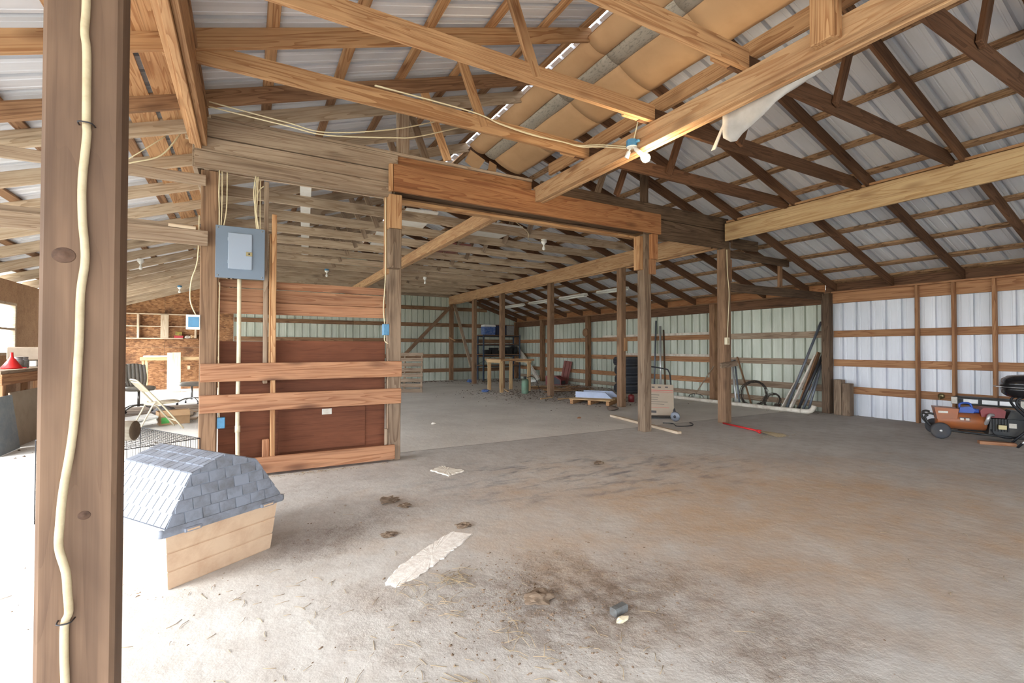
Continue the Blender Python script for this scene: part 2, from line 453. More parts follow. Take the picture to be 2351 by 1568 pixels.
# ------------------------------------------------------------------ corrugated sheets
def sheet_profile(wd):
    """(x, outward) points over one sheet: broad ribs every 0.229 m with two small ones between"""
    pts = [(0.0, 0.0)]
    n = max(1, round(wd/0.2286)); p = wd/n
    for i in range(n):
        c = i*p + p*0.5
        pts += [(c-p*0.30, 0), (c-p*0.28, 0.004), (c-p*0.24, 0.004), (c-p*0.22, 0)]
        pts += [(c-0.021, 0), (c-0.014, 0.042), (c+0.014, 0.042), (c+0.021, 0)]
        pts += [(c+p*0.22, 0), (c+p*0.24, 0.004), (c+p*0.28, 0.004), (c+p*0.30, 0)]
    pts.append((wd, 0.0))
    return pts
def sheet_mesh(wd, z0, z1):
    """z0, z1 are numbers or functions of x"""
    pr = sheet_profile(wd); v = []; f = []
    g = lambda z, x: z(x) if callable(z) else z
    for x, y in pr: v.append((x, y, g(z0, x)))
    for x, y in pr: v.append((x, y, g(z1, x)))
    n = len(pr)
    for i in range(n-1): f.append([i, i+1, n+i+1, n+i])
    return mesh('sheet', v, f)
SW = 0.914
ceiling = setting('ceiling')
sl = math.sqrt(1+PITCH**2)
LR = (XR+0.30-XRG-0.012)*sl; LL = (XRG-0.012-(XL-0.30))*sl
OFF = TOPR + 0.042
me_r = sheet_mesh(SW, 0, LR); me_l = sheet_mesh(SW, 0, LL)
for m_ in (me_r, me_l): m_.materials.append(MAT['roof'])
y = YF-0.4
while y < YB+0.3:
    # right slope: local x = +Y, local z = down the slope (+X), local y = outward
    zx = Vector((1, 0, -PITCH)).normalized(); out = Vector((PITCH, 0, 1)).normalized()
    M = Matrix((Vector((0, 1, 0)), out, zx)).transposed().to_4x4()
    M.translation = (XRG+0.012, y, raf_r(XRG)+OFF)
    link('roof_sheet', me_r, None, ceiling, M)
    zx = Vector((-1, 0, -PITCH)).normalized(); out = Vector((-PITCH, 0, 1)).normalized()
    M = Matrix((Vector((0, 1, 0)), out, zx)).transposed().to_4x4()
    M.translation = (XRG-0.012, y, raf_l(XRG)+OFF)
    link('roof_sheet', me_l, None, ceiling, M)
    y += SW
# purlins lie flat across the rafters, in two lengths that meet over the cross frame
for side in (1, -1):
    for d in [0.11, 0.62, 1.20, 1.79, 2.40, 3.00, 3.58, 4.16, 4.77, 5.36, 5.96, 6.40]:
        x = XRG + side*d
        z = raf_r(XRG) - d*PITCH + TOPR + 0.019/CS
        for y0, y1 in ((YF-0.2, 4.87), (4.885, YB)):
            wv = 0.09*random.uniform(0.9, 1.1)
            M, L = frame((x, y0, z), (x, y1, z), (side*PITCH, 0, 1))
            link('purlin', boxmesh(L, wv, 0.038, 0.005), MAT['purlin'] if side > 0 else MAT['brown' if y0 > 4 else 'fresh'], ceiling, M)
# doubled wide boards on the left slope beside the girder
for dx in (-0.11, 0.11):
    x = -0.70+dx; z = raf_l(x)+TOPR-0.012
    M, L = frame((x, YF, z), (x, YB-0.1, z), (-PITCH, 0, 1))
    link('roof_board', boxmesh(L, 0.20, 0.022, 0.003), MAT['fresh'], ceiling, M)

# ------------------------------------------------------------------ walls
wall_right = setting('wall_right')
y = YF
while y < YB:
    wd = min(SW, YB+0.05-y)
    me = sheet_mesh(wd, -0.02, ZE+0.06)
    M = Matrix((Vector((0, 1, 0)), Vector((1, 0, 0)), Vector((0, 0, 1)))).transposed().to_4x4()
    M.translation = (XR+0.042, y, 0)
    link('wall_sheet', me, MAT['wallsheet'] if y < 4.7 else MAT['greensheet'], wall_right, M)
    y += SW
for z, hgt in ((1.48, 0.125), (0.945, 0.128), (0.455, 0.128)):
    for y0, y1 in ((YF, 0.2), (0.21, 4.86), (5.02, 7.42), (7.43, 10.0), (10.01, 12.6), (12.61, YB)):
        board('girt', (XR+0.02, y0, z), (XR+0.02, y1, z), hgt*random.uniform(0.95, 1.03), 0.038, MAT['girt'] if (y1 < 5 or 7 < y0) else MAT['gray'], wall_right)
for y0, y1 in ((5.0, 9.0), (9.01, 13.0), (13.01, YB)):
    board('skirt_board', (XR+0.02, y0, 0.14), (XR+0.02, y1, 0.14), 0.11, 0.038, MAT['gray'], wall_right)
for y0, y1 in ((YF, 0.2), (0.21, 4.86), (4.87, 10.5), (10.51, YB)):
    board('top_plate', (XR+0.0, y0, 2.145), (XR+0.0, y1, 2.145), 0.19, 0.045, MAT['girt'] if y1 < 5 else MAT['dark'], wall_right)
    board('cap_plate', (XR-0.02, y0, 2.255), (XR-0.02, y1, 2.255), 0.03, 0.12, MAT['girt'] if y1 < 5 else MAT['brown'], wall_right)
for y0, y1 in ((YF, 1.0), (1.01, 5.0), (5.01, 11.0), (11.01, YB)):
    board('fascia', (XR+0.026, y0, 2.335), (XR+0.026, y1, 2.335), 0.23, 0.018, MAT['dark'] if y1 < 6 else MAT['header'], wall_right)  # rear lengths coloured orange in place of daylight glowing through the eave

def gable_top(x): return (raf_r(x) if x > XRG else raf_l(x)) + TOPR + 0.055
wall_back = setting('wall_back')
x = -0.35
while x < XR:
    wd = min(SW, XR+0.05-x)
    me = sheet_mesh(wd, -0.02, (lambda u, x0=x: gable_top(x0+u)))
    M = Matrix((Vector((1, 0, 0)), Vector((0, 1, 0)), Vector((0, 0, 1)))).transposed().to_4x4()
    M.translation = (x, YB+0.042, 0)
    link('wall_sheet', me, MAT['greensheet'], wall_back, M)
    x += SW
for z in (2.70, 2.08, 1.49, 0.92, 0.375):
    xs = [-0.35, 3.2, 6.76, XR]
    for a, b in zip(xs[:-1], xs[1:]):
        b2 = min(b, XR-(z-ZE+0.0)/PITCH) if z > ZE else b
        if b2-a > 0.3: board('girt', (a+0.005, YB+0.02, z), (b2, YB+0.02, z), 0.135, 0.038, MAT['brown'], wall_back)
board('top_plate', (-0.35, YB-0.03, 3.17), (6.8, YB-0.03, 3.17), 0.09, 0.045, MAT['gray'], wall_back)
# strand-board end of the back wall, panel by panel
x = XL
while x < -0.36:
    x1 = min(x+1.22, -0.36)
    for z0, z1 in ((0.0, 1.22), (1.225, None)):
        if z1 is None:
            prism('strand_board_panel', [(x, z0), (x1-0.004, z0), (x1-0.004, gable_top(x1)), (x, gable_top(x))], YB, YB+0.012, MAT['osb'], wall_back)
        else:
            prism('strand_board_panel', [(x, z0), (x1-0.004, z0), (x1-0.004, z1), (x, z1)], YB, YB+0.012, MAT['osb'], wall_back)
    x = x1
prism('backing_sheet', [(XL-0.05, -0.02), (-0.34, -0.02), (-0.34, gable_top(-0.34)), (XL-0.05, gable_top(XL))], YB+0.014, YB+0.04, MAT['greensheet'], wall_back)

wall_left = setting('wall_left')
WY0, WY1, WZ0, WZ1 = 9.80, 10.76, 1.08, 1.92
def lpanel(y0, y1, z0, z1, mat='plywood', name='wall_panel'):
    box(name, (XL-0.008, (y0+y1)/2, (z0+z1)/2), (0.016, y1-y0-0.004, z1-z0-0.004), MAT[mat], wall_left, c=0.002)
lpanel(7.7, 9.45, 0, 1.0); lpanel(7.7, 9.45, 2.12, 2.27); lpanel(9.45, WY0, 0, 2.27)
lpanel(WY0, WY1, 0, WZ0); lpanel(WY0, WY1, WZ1, 2.27)
lpanel(WY1, 11.98, 0, 2.27); lpanel(16.6, YB, 0, 2.27)
lpanel(11.98, 16.6, 2.12, 2.27, 'plywood', 'door_header_panel'); lpanel(YF, -0.05, 2.1, 2.27, 'girt', 'door_header_panel'); lpanel(-0.05, 7.7, 2.1, 2.27, 'girt', 'door_header_panel')
for yy in (-5.0, 7.7, 11.98, 16.6):
    post('wall_post', XL-0.09, yy, 0, 2.27, 0.14, 0.14, MAT['post'], wall_left)
board('top_plate', (XL-0.06, YF, 2.24), (XL-0.06, YB, 2.24), 0.06, 0.09, MAT['fresh'], wall_left)
# window in the left wall
MAT['glass'] = newmat('window_glass')[0]
_b = MAT['glass'].node_tree.nodes['Principled BSDF']
_b.inputs['Transmission Weight'].default_value = 1.0; _b.inputs['Roughness'].default_value = 0.03; _b.inputs['IOR'].default_value = 1.1
_b.inputs['Base Color'].default_value = (0.95, 0.97, 1, 1)
win = setting('window_1')
wy, wz = (WY0+WY1)/2, (WZ0+WZ1)/2
for z in (WZ0+0.02, WZ1-0.02): box('window_frame', (XL-0.03, wy, z), (0.07, WY1-WY0, 0.045), MAT['white_wood'], win)
for yv in (WY0+0.02, WY1-0.02): box('window_frame', (XL-0.03, yv, wz), (0.065, 0.045, WZ1-WZ0-0.08), MAT['white_wood'], win)
box('meeting_rail', (XL-0.03, wy, wz), (0.05, WY1-WY0-0.09, 0.035), MAT['white_wood'], win)
box('mullion', (XL-0.03, wy-0.1, (WZ0+wz)/2), (0.045, 0.03, wz-WZ0-0.06), MAT['white_wood'], win)
for z0, z1 in ((WZ0+0.045, wz-0.02), (wz+0.02, WZ1-0.045)):
    box('pane', (XL-0.03, wy, (z0+z1)/2), (0.004, WY1-WY0-0.09, z1-z0), MAT['glass'], win, c=0.0005)

win = setting('added_window')  # unseen window added above the bench to brighten the rear bay
for z in (1.02, 2.10): box('window_frame', (XL-0.03, 8.575, z), (0.07, 1.75, 0.045), MAT['white_wood'], win)
for yv in (7.72, 8.575, 9.43): box('window_frame', (XL-0.03, yv, 1.56), (0.065, 0.045, 1.03), MAT['white_wood'], win)
for ya, yb in ((7.745, 8.55), (8.6, 9.405)): box('pane', (XL-0.03, (ya+yb)/2, 1.56), (0.004, yb-ya, 1.03), MAT['glass'], win, c=0.0005)
wall_front = setting('wall_front')
def fsheet(x0, x1, z0, z1):
    me = sheet_mesh(x1-x0, (z0 if callable(z0) else (lambda u: z0)), (lambda u: z1(x0+u)) if callable(z1) else z1)
    M = Matrix((Vector((1, 0, 0)), Vector((0, -1, 0)), Vector((0, 0, 1)))).transposed().to_4x4()
    M.translation = (x0, YF-0.042, 0)
    link('wall_sheet', me, MAT['wallsheet'], wall_front, M)
x = XL-0.05
while x < XR:
    x1 = min(x+SW, XR+0.05)
    fsheet(x, x1, -0.02 if x > 3.6 else min(2.5, gable_top(x)-0.02, gable_top(x1)-0.02), gable_top)
    x = x1
board('door_header', (XL+1.5, YF, 2.6), (4.3, YF, 2.6), 0.24, 0.045, MAT['fresh'], wall_front)

# ------------------------------------------------------------------ roof trusses
FRONT_Y = [-4.2, -3.3, -2.4, -1.5, -0.6, 0.3, 1.2, 2.10, 3.00, 3.92, 4.82]
BACK_Y = [5.32, 6.21, 7.11, 8.01, 8.91, 9.81, 10.71, 11.61, 12.51, 13.41, 14.31, 15.21, 16.11, 16.85]
CH0, CH1 = 3.20, 3.34
def truss(y, front):
    nm = 'roof_truss'
    if front:
        lab = {2.10: 'roof truss whose chord meets the ridge girder beside the hanger block', 3.00: 'roof truss whose chord end sits above the lit bulb fixture',
               3.92: 'roof truss whose chord carries the sagging cable pair', 4.82: 'darker roof truss directly in front of the header beam'}.get(y, 'roof truss over the front end of the open bay')
        grp = 'front bay roof trusses'
    else:
        lab = {5.32: 'greyish roof truss just behind the header beam', 7.11: 'roof truss carrying the white bulb behind the header beam', 16.85: 'last greyish roof truss against the back wall'}.get(y, 'greyish roof truss over the rear bay between header and back wall')
        grp = 'rear bay roof trusses'
    t = thing(nm, lab, 'truss', (XRG, y, ZE), 0, grp)
    mr = MAT['dark']; ml = MAT['fresh'] if (front and y < 4.5) else MAT['brown']
    if not front: mr = MAT['dark']; ml = MAT['joist']
    hd = TOPR/2
    th = 0.038
    # rafters with plumb-cut ends, built as prisms in the truss plane
    def rafter(sgn, mat, yy):
        f = raf_r if sgn > 0 else raf_l
        xe = XR+0.16 if sgn > 0 else XL-0.16
        xr = XRG+0.01*sgn
        M, L = frame((xr, yy, f(xr)+hd), (xe, yy, f(xe)+hd), (0, 0, 1))
        # local prism: sheared ends
        s = math.tan(math.atan(PITCH))*RD/2
        v, fc = chamfer_verts(L, th, RD, 0.003)
        v = [(p[0] + (s if p[2] > 0 else -s), p[1], p[2]) for p in v]
        return link('rafter', mesh('rafter', v, fc), mat, t, M)
    rafter(1, mr, y); rafter(-1, ml, y)
    # lapped ceiling chords
    o1 = 0.042
    ch0, ch1 = (CH0, CH1) if front else (3.165, 3.305)
    mc = [MAT['fresh'], MAT['dark']] if front else [MAT['joist'], MAT['joist']]
    xa, xb = -0.52, 3.12
    k = 0.10
    if y != 4.82: prism('chord', [(xa, ch0), (xb, ch0), (xb, ch1), (xa+3*(ch1-ch0)*0.75, ch1), (xa, ch0+0.03)], y+o1-0.019, y+o1+0.019, mc[0], t)
    xa, xb = 2.98, 6.86
    if y != 4.82: prism('chord', [(xa, ch0), (xb, ch0), (xb, ch0+0.03), (xb-3*(ch1-ch0)*0.75, ch1), (xa, ch1)], y+o1*2-0.019, y+o1*2+0.019, mc[1], t)
    if y != 4.82: board('splice_block', (2.80, y+o1*2, (ch0+ch1)/2), (2.975, y+o1*2, (ch0+ch1)/2), 0.135, 0.038, mc[0], t)
    # webs
    mw = MAT['fresh'] if front else MAT['gray']
    for xb0, xt, mt in ((1.90, 1.62, mw), (4.30, 4.60, MAT['dark'] if front else MAT['gray'])):
        zt = (raf_l(xt) if xt < XRG else raf_r(xt))+0.05
        board('web', (xb0, y+o1/2+0.019, ch0+0.05), (xt, y+o1/2+0.019, zt), 0.085, 0.036, mt, t, up=(1, 0, 0.3))
    return t
for y in FRONT_Y: truss(y, True)
for y in BACK_Y: truss(y, False)

# ------------------------------------------------------------------ girders along the building
g = thing('girder_beam', 'thick built-up ridge girder carrying the lit bulb, open front bay', 'beam', (3.16, 0, 3.01))
for i, (x, z0, z1) in enumerate(((3.12, 3.012, 3.20), (3.16, 3.02, 3.19), (3.20, 3.01, 3.20))):
    board('girder_ply', (x, YF, (z0+z1)/2), (x, 5.03, (z0+z1)/2), z1-z0, 0.039, MAT['girder'], g)
g = thing('girder_beam', 'built-up ridge girder passing under the rear bay joists behind the header', 'beam', (2.97, 11, 2.97))
for i, (x, z0, z1) in enumerate(((2.925, 2.97, 3.16), (2.965, 2.975, 3.155), (3.005, 2.97, 3.16))):
    board('girder_ply', (x, 5.34, (z0+z1)/2), (x, YB, (z0+z1)/2), z1-z0, 0.039, MAT['girder'], g)
g = thing('girder_beam', 'pale yellow pine girder under the dark right-hand rafters', 'beam', (6.72, 0, 2.93))
board('girder_ply', (6.715, YF, 3.07), (6.715, 5.0, 3.07), 0.28, 0.04, MAT['yellow'], g)
board('girder_ply', (6.765, YF, 3.09), (6.765, 5.0, 3.09), 0.27, 0.04, MAT['yellow'], g)
board('girder_cap', (6.80, YF, 3.245), (6.80, 5.0, 3.245), 0.03, 0.14, MAT['fresh'], g)
g = thing('girder_beam', 'tan girder carried by the row of rear posts along the right aisle', 'beam', (6.72, 11, 2.86))
board('girder_ply', (6.705, 5.25, 3.01), (6.705, YB, 3.01), 0.30, 0.04, MAT['girder'], g)
board('girder_ply', (6.86, 5.25, 3.01), (6.86, YB, 3.01), 0.30, 0.04, MAT['girder'], g)
g = thing('girder_beam', 'doubled girder above the cable-carrying foreground post', 'beam', (-0.38, 0, 3.0))
board('girder_ply', (-0.345, YF, 3.13), (-0.345, 5.02, 3.13), 0.26, 0.04, MAT['fresh'], g)
board('girder_ply', (-0.435, YF, 3.13), (-0.435, 5.02, 3.13), 0.26, 0.04, MAT['fresh'], g)
board('girder_cap', (-0.39, YF, 3.285), (-0.39, 5.02, 3.285), 0.04, 0.15, MAT['brown'], g)
board('girder_sole', (-0.39, YF, 2.985), (-0.39, 5.02, 2.985), 0.03, 0.05, MAT['fresh'], g)
g = thing('girder_beam', 'girder along the left aisle beyond the breaker panel', 'beam', (-0.38, 11, 2.9))
board('girder_ply', (-0.345, 5.25, 3.02), (-0.345, YB, 3.02), 0.28, 0.04, MAT['gray'], g)
board('girder_ply', (-0.435, 5.25, 3.02), (-0.435, YB, 3.02), 0.28, 0.04, MAT['gray'], g)
g = board('stiffener_board', (3.26, YF, 3.412), (3.26, 4.9, 3.412), 0.14, 0.04, MAT['fresh'])
tag(g, 'long stiffener board lying on the truss chords beside the brown paper ducting', 'board')
g = thing('hanger_block', 'short pine block nailed to the side of the ridge girder', 'block', (3.08, 1.58, 3.06))
post('block_ply', 3.075, 1.58, 3.065, 3.50, 0.05, 0.15, MAT['fresh'], g)
post('block_ply', 3.03, 1.585, 3.06, 3.50, 0.036, 0.13, MAT['fresh'], g)

# ------------------------------------------------------------------ cross frame (header wall) at Y = 5.1
h = thing('header_beam', 'stacked header boards spanning the wide opening between stall and right aisle', 'beam', (2.4, 5.1, 2.8))
board('header_board', (-0.42, 5.05, 2.885), (1.335, 5.05, 2.885), 0.15, 0.04, MAT['gray'], h)
board('header_board', (-0.40, 5.062, 3.03), (1.33, 5.062, 3.03), 0.128, 0.036, MAT['gray'], h)
board('header_board', (-0.38, 5.05, 3.185), (1.40, 5.05, 3.185), 0.165, 0.04, MAT['gray'], h)
post('king_post', 1.48, 5.13, 3.33, 3.80, 0.14, 0.04, MAT['gray'], h)
post('king_post', 5.07, 5.13, 3.33, 3.78, 0.14, 0.04, MAT['darkgray'], h)
board('header_cap', (-0.30, 5.11, 3.285), (3.1, 5.11, 3.30), 0.03, 0.13, MAT['gray'], h)
board('header_board', (1.34, 5.00, 3.01), (5.26, 5.00, 3.01), 0.29, 0.04, MAT['header'], h)
board('header_board', (1.41, 5.10, 3.215), (3.11, 5.10, 3.225), 0.14, 0.04, MAT['header'], h)
board('header_board', (1.36, 5.30, 2.98), (5.2, 5.30, 2.98), 0.26, 0.04, MAT['brown'], h)
board('header_plate', (1.40, 5.28, 2.845), (5.0, 5.28, 2.845), 0.035, 0.10, MAT['fresh'], h)
board('header_plate', (1.40, 5.15, 2.91), (5.0, 5.15, 2.91), 0.03, 0.24, MAT['darkgray'], h)
board('header_board', (3.24, 5.08, 3.22), (6.87, 5.08, 3.22), 0.205, 0.04, MAT['darkgray'], h)
board('header_board', (5.27, 5.08, 2.965), (6.90, 5.08, 2.965), 0.285, 0.04, MAT['darkgray'], h)
post('header_end_trim', 1.315, 5.0, 2.86, 3.15, 0.04, 0.05, MAT['fresh'], h)

def tp(label, *a, **k):
    o = post('timber_post', *a, **k); return tag(o, label, 'post')
fp = thing('timber_post', 'large knotty foreground post with a white cable running down it', 'post', (-0.305, 1.343, 0))
post('post_shaft', -0.305, 1.343, 0, 2.97, 0.128, 0.085, MAT['fgpost'], fp, c=0.008)
MAT['knot'] = plain('dark_knot_wood', srgb(92, 68, 54), 0.8, dirt=0.7, dirt_col=srgb(60, 44, 36), scale=60)
for kx, kz, kr in ((-0.330, 1.39, 0.016), (-0.292, 0.852, 0.009), (-0.33, 2.3, 0.014)):
    lathe('knot', [(0.0, 0.0035), (kr*0.45, 0.003), (kr*0.55, 0.0012), (kr*0.9, 0.0016), (kr*1.1, 0.0)], MAT['knot'], fp, T(kx, 1.3012, kz, R(90)) @ Matrix.Diagonal((1.2, 1.0, 1.0, 1.0)), 18)
tp('square post between the breaker panel and the dog crate', -0.305, 5.15, 0, 2.81, 0.135, 0.14, MAT['post'])
p9 = thing('timber_post', 'weathered post at the right end of the plank stall partition', 'post', (1.395, 5.15, 0))
post('post_shaft', 1.395, 5.16, 0, 2.85, 0.13, 0.14, MAT['postgray'], p9)
post('trim_board', 1.365, 5.037, 2.47, 2.83, 0.135, 0.112, MAT['fresh'], p9)
post('trim_board', 1.365, 5.04, 2.05, 2.468, 0.13, 0.106, MAT['postgray'], p9)
post('trim_board', 1.313, 5.15, 2.0, 2.84, 0.04, 0.10, MAT['fresh'], p9)
p14 = thing('timber_post', 'worn post with splintered base at the right end of the orange header', 'post', (5.07, 5.12, 0))
post('post_shaft', 5.07, 5.13, 0, 2.86, 0.14, 0.14, MAT['postgray'], p14)
post('trim_board', 5.16, 5.035, 2.50, 2.865, 0.12, 0.062, MAT['header'], p14)
post('trim_board', 5.14, 5.04, 2.28, 2.498, 0.11, 0.045, MAT['girt'], p14)
post('trim_board', 4.965, 5.14, 2.34, 2.83, 0.075, 0.12, MAT['fresh'], p14)
p16 = thing('timber_post', 'post with an outlet box beside the red broom handle', 'post', (6.79, 5.1, 0))
post('post_shaft', 6.79, 5.09, 0, 2.82, 0.15, 0.15, MAT['post'], p16)
post('trim_block', 6.893, 5.1, 2.30, 2.66, 0.06, 0.13, MAT['girt'], p16)
board('cross_cleat', (6.58, 4.998, 0.93), (6.98, 4.998, 0.965), 0.085, 0.035, MAT['postgray'], p16)
for i, y in enumerate((7.52, 10.15, 12.80, 14.83)):
    lab = ('rear aisle post with a nailed wood cleat beside the tire stack', 'rear aisle post beside the green cylinder with worn grey foot',
           'rear aisle post in front of the metal rack behind the work table frame', 'rear aisle post where the slanted brace meets its foot')[i]
    q = thing('timber_post', lab, 'post', (6.785, y, 0))
    post('post_shaft', 6.785, y, 0, 3.16 if i == 0 else 3.12, 0.13, 0.14, MAT['post'], q)
    if i == 0: post('trim_block', 6.82, y-0.09, 1.15, 1.42, 0.07, 0.04, MAT['fresh'], q)
tp('brown post against the back wall carrying two slanted braces', 6.76, YB-0.095, 0, 3.10, 0.14, 0.13, MAT['brown'])
o = board('brace_board', (4.95, YB-0.19, 0.98), (6.66, YB-0.19, 2.74), 0.12, 0.04, MAT['post']); tag(o, 'slanted brown brace leaning left from the back wall post', 'brace')
o = board('brace_board', (6.84, YB-0.2, 2.85), (6.76, 15.0, 0.55), 0.11, 0.04, MAT['gray'], up=(1, 0, 0)); tag(o, 'slanted pale brace from the back wall post to the rear aisle post', 'brace')
o = board('peg_board', (6.62, YB-0.185, 1.62), (6.86, YB-0.235, 1.48), 0.05, 0.035, MAT['fresh']); tag(o, 'short peg of wood nailed to the back wall post', 'peg')

# posts in the right wall
for y, lab in ((4.93, 'dark wall post at the corner of the white metal section with leaning pipes'), (7.42, 'right wall post behind the leaning pitchfork'), (12.1, 'right wall post carrying the round clock'),
               (9.75, 'right wall post behind the tire stack'), (14.8, 'right wall post beside the red metal offcut'), (16.75, 'corner post behind the metal rack')):
    o = post('wall_post', XR-0.075, y, 0, 2.24, 0.14, 0.14, MAT['darkgray'] if y < 5 else MAT['brown']); tag(o, lab, 'post')
# studs on the white section
for y, lab in ((3.56, 'pine wall stud left of the generator on the white wall'), (3.10, 'middle pine wall stud above the generator'), (2.64, 'pine wall stud behind the barbecue grill'),(0.4,'pine wall stud beyond the grill')):
    o = post('wall_stud', XR-0.05, y, 0.0, 2.24, 0.09, 0.04, MAT['girt']); tag(o, lab, 'stud')

# right aisle ties on the cross frame
t = thing('tie_beam', 'dark weathered tie boards linking the outlet post to the right wall post', 'beam', (8.2, 5.1, 2.2))
board('tie_board', (6.90, 5.03, 2.93), (7.58, 5.03, 2.93), 0.165, 0.04, MAT['darkgray'], t)
board('tie_board', (6.88, 5.05, 2.75), (8.50, 5.05, 2.73), 0.12, 0.04, MAT['darkgray'], t)
board('tie_board', (6.88, 5.05, 2.205), (9.62, 5.0, 2.20), 0.14, 0.045, MAT['darkgray'], t)
post('tie_web', 8.30, 5.08, 2.30, 2.75, 0.10, 0.04, MAT['brown'], t)
# left aisle ties
o = board('tie_board', (-1.72, 5.03, 2.69), (-0.33, 5.03, 2.695), 0.09, 0.04, MAT['gray']); tag(o, 'upper thin tie board crossing the left aisle', 'board')
t = thing('tie_board', 'lower tie board with a white block crossing the left aisle', 'board', (-1.8, 5.03, 2.17))
board('tie_ply', (XL, 5.02, 2.175), (-0.31, 5.02, 2.175), 0.13, 0.04, MAT['gray'], t)
board('tie_ply', (XL, 5.06, 2.265), (-0.42, 5.06, 2.265), 0.045, 0.06, MAT['gray'], t)
board('white_block', (-0.60, 5.03, 2.262), (-0.40, 5.03, 2.255), 0.03, 0.05, MAT['white_wood'], t)

# ------------------------------------------------------------------ more materials
MAT['conduit'] = plain('yellowed_white_conduit', srgb(222, 210, 182), 0.5, dirt=0.35, dirt_col=srgb(160, 140, 110), scale=9)
MAT['cable'] = plain('cream_cable_jacket', srgb(226, 212, 176), 0.45)
MAT['cablewhite'] = plain('old_white_cable', srgb(196, 180, 148), 0.5, dirt=0.4, dirt_col=srgb(150, 128, 96), scale=30)
MAT['bluebox'] = plain('blue_plastic_box', srgb(84, 140, 178), 0.45, dirt=0.3, dirt_col=srgb(60, 92, 112), scale=30)
MAT['panelgrey'] = plain('grey_enamel', srgb(112, 126, 142), 0.4, dirt=0.2, dirt_col=srgb(94, 104, 116), scale=4)
MAT['doorgrey'] = plain('light_grey_enamel', srgb(150, 162, 178), 0.4)
MAT['brass'] = plain('brass_latch', srgb(150, 138, 104), 0.35, 0.8)
MAT['steel'] = plain('bare_steel', srgb(170, 170, 170), 0.35, 0.9)
MAT['darksteel'] = plain('dark_steel', srgb(70, 70, 74), 0.5, 0.6)
MAT['blackiron'] = plain('black_iron', srgb(34, 34, 38), 0.45, 0.3)
MAT['white'] = plain('white_plastic', srgb(232, 230, 224), 0.5, dirt=0.2, dirt_col=srgb(190, 180, 164), scale=12)
MAT['porcelain'] = plain('white_glass_bulb', srgb(240, 238, 232), 0.2)
MAT['paper'] = plain('white_paper', srgb(228, 222, 210), 0.8, dirt=0.35, dirt_col=srgb(170, 150, 128), scale=20)
MAT['card'] = plain('brown_kraft_paper', srgb(214, 172, 128), 0.75, dirt=0.35, dirt_col=srgb(188, 142, 100), scale=3)
MAT['carddk'] = plain('cardboard', srgb(190, 156, 118), 0.85, dirt=0.3, dirt_col=srgb(150, 116, 84), scale=5)
def foil():
    m, nt, b = newmat('speckled_foil_facing'); k = N(nt); vec, rnd = objcoord(k)
    nz = k.noise(k.mapping(vec, (60, 22, 22)), 1.0, 3, 0.6)
    c = k.ramp(nz, [(0.52, srgb(186, 176, 160)), (0.66, srgb(150, 142, 130))])
    k.l(c, b.inputs['Base Color']); b.inputs['Roughness'].default_value = 0.5; b.inputs['Metallic'].default_value = 0.2
    return m
MAT['foil'] = foil()

# ------------------------------------------------------------------ cable on the foreground post
cab = [(-0.30, 2.96), (-0.299, 2.4), (-0.302, 2.1), (-0.299, 1.923), (-0.301, 1.859), (-0.297, 1.814), (-0.296, 1.673), (-0.295, 1.641), (-0.301, 1.547), (-0.30, 1.468), (-0.296, 1.416), (-0.295, 1.376),
       (-0.301, 1.313), (-0.302, 1.221), (-0.304, 1.159), (-0.307, 1.067), (-0.313, 0.994), (-0.32, 0.91), (-0.324, 0.847), (-0.325, 0.80), (-0.314, 0.749),
       (-0.311, 0.708), (-0.312, 0.661), (-0.318, 0.64), (-0.318, 0.577), (-0.316, 0.523), (-0.312, 0.40), (-0.318, 0.25), (-0.31, 0.1)]
c = thing('electrical_cable', 'thick cream cable stapled down the face of the knotty foreground post', 'cable', (-0.3, 1.29, 0.1))
tube('cable_jacket', [(x, 1.2932-(0.014 if 0.7 < z < 0.95 else 0.0), z) for x, z in cab], 0.0074, MAT['cablewhite'], c, n=10, sub=4)
for x, z in ((-0.296, 1.665), (-0.317, 0.645)):
    tube('staple', [(x-0.013, 1.302, z), (x-0.011, 1.282, z), (x, 1.278, z), (x+0.011, 1.282, z), (x+0.013, 1.302, z)], 0.0015, MAT['darksteel'], c, n=6, sub=2)

# ------------------------------------------------------------------ plank stall partition
pt = thing('stall_partition', 'stall partition of reddish cedar planks nailed over brown plywood', 'partition', (0.55, 5.15, 0))
board('plank', (-0.36, 5.058, 0.977), (1.455, 5.058, 0.98), 0.165, 0.04, MAT['plank'], pt)
board('plank', (-0.365, 5.058, 0.695), (1.45, 5.058, 0.692), 0.16, 0.04, MAT['plank'], pt)
board('plank', (-0.23, 5.055, 0.10), (1.385, 5.055, 0.10), 0.15, 0.042, MAT['plank'], pt)
for z, hh in ((1.815, 0.075), (1.708, 0.125), (1.585, 0.115)):
    board('rear_board', (-0.235, 5.245, z), (1.325, 5.245, z), hh, 0.03, MAT['plank'], pt)
box('plywood_sheet', (0.0, 5.262, 0.64), (0.46, 0.014, 1.25), MAT['redply'], pt, c=0.002)
box('plywood_sheet', (0.78, 5.27, 0.645), (1.10, 0.014, 1.26), MAT['redply'], pt, c=0.002)
box('plywood_sheet', (0.70, 5.256, 0.42), (0.84, 0.010, 0.52), MAT['redply'], pt, c=0.002)
post('stud', 0.222, 5.13, 0.02, 2.48, 0.042, 0.12, MAT['fresh'], pt)
post('stud', 0.155, 5.17, 0.86, 2.80, 0.04, 0.09, MAT['gray'], pt)
post('stud', 0.192, 5.16, 1.0, 2.30, 0.02, 0.10, MAT['fresh'], pt)
post('stud_block', 0.165, 5.13, 0.10, 0.33, 0.06, 0.04, MAT['plank'], pt)
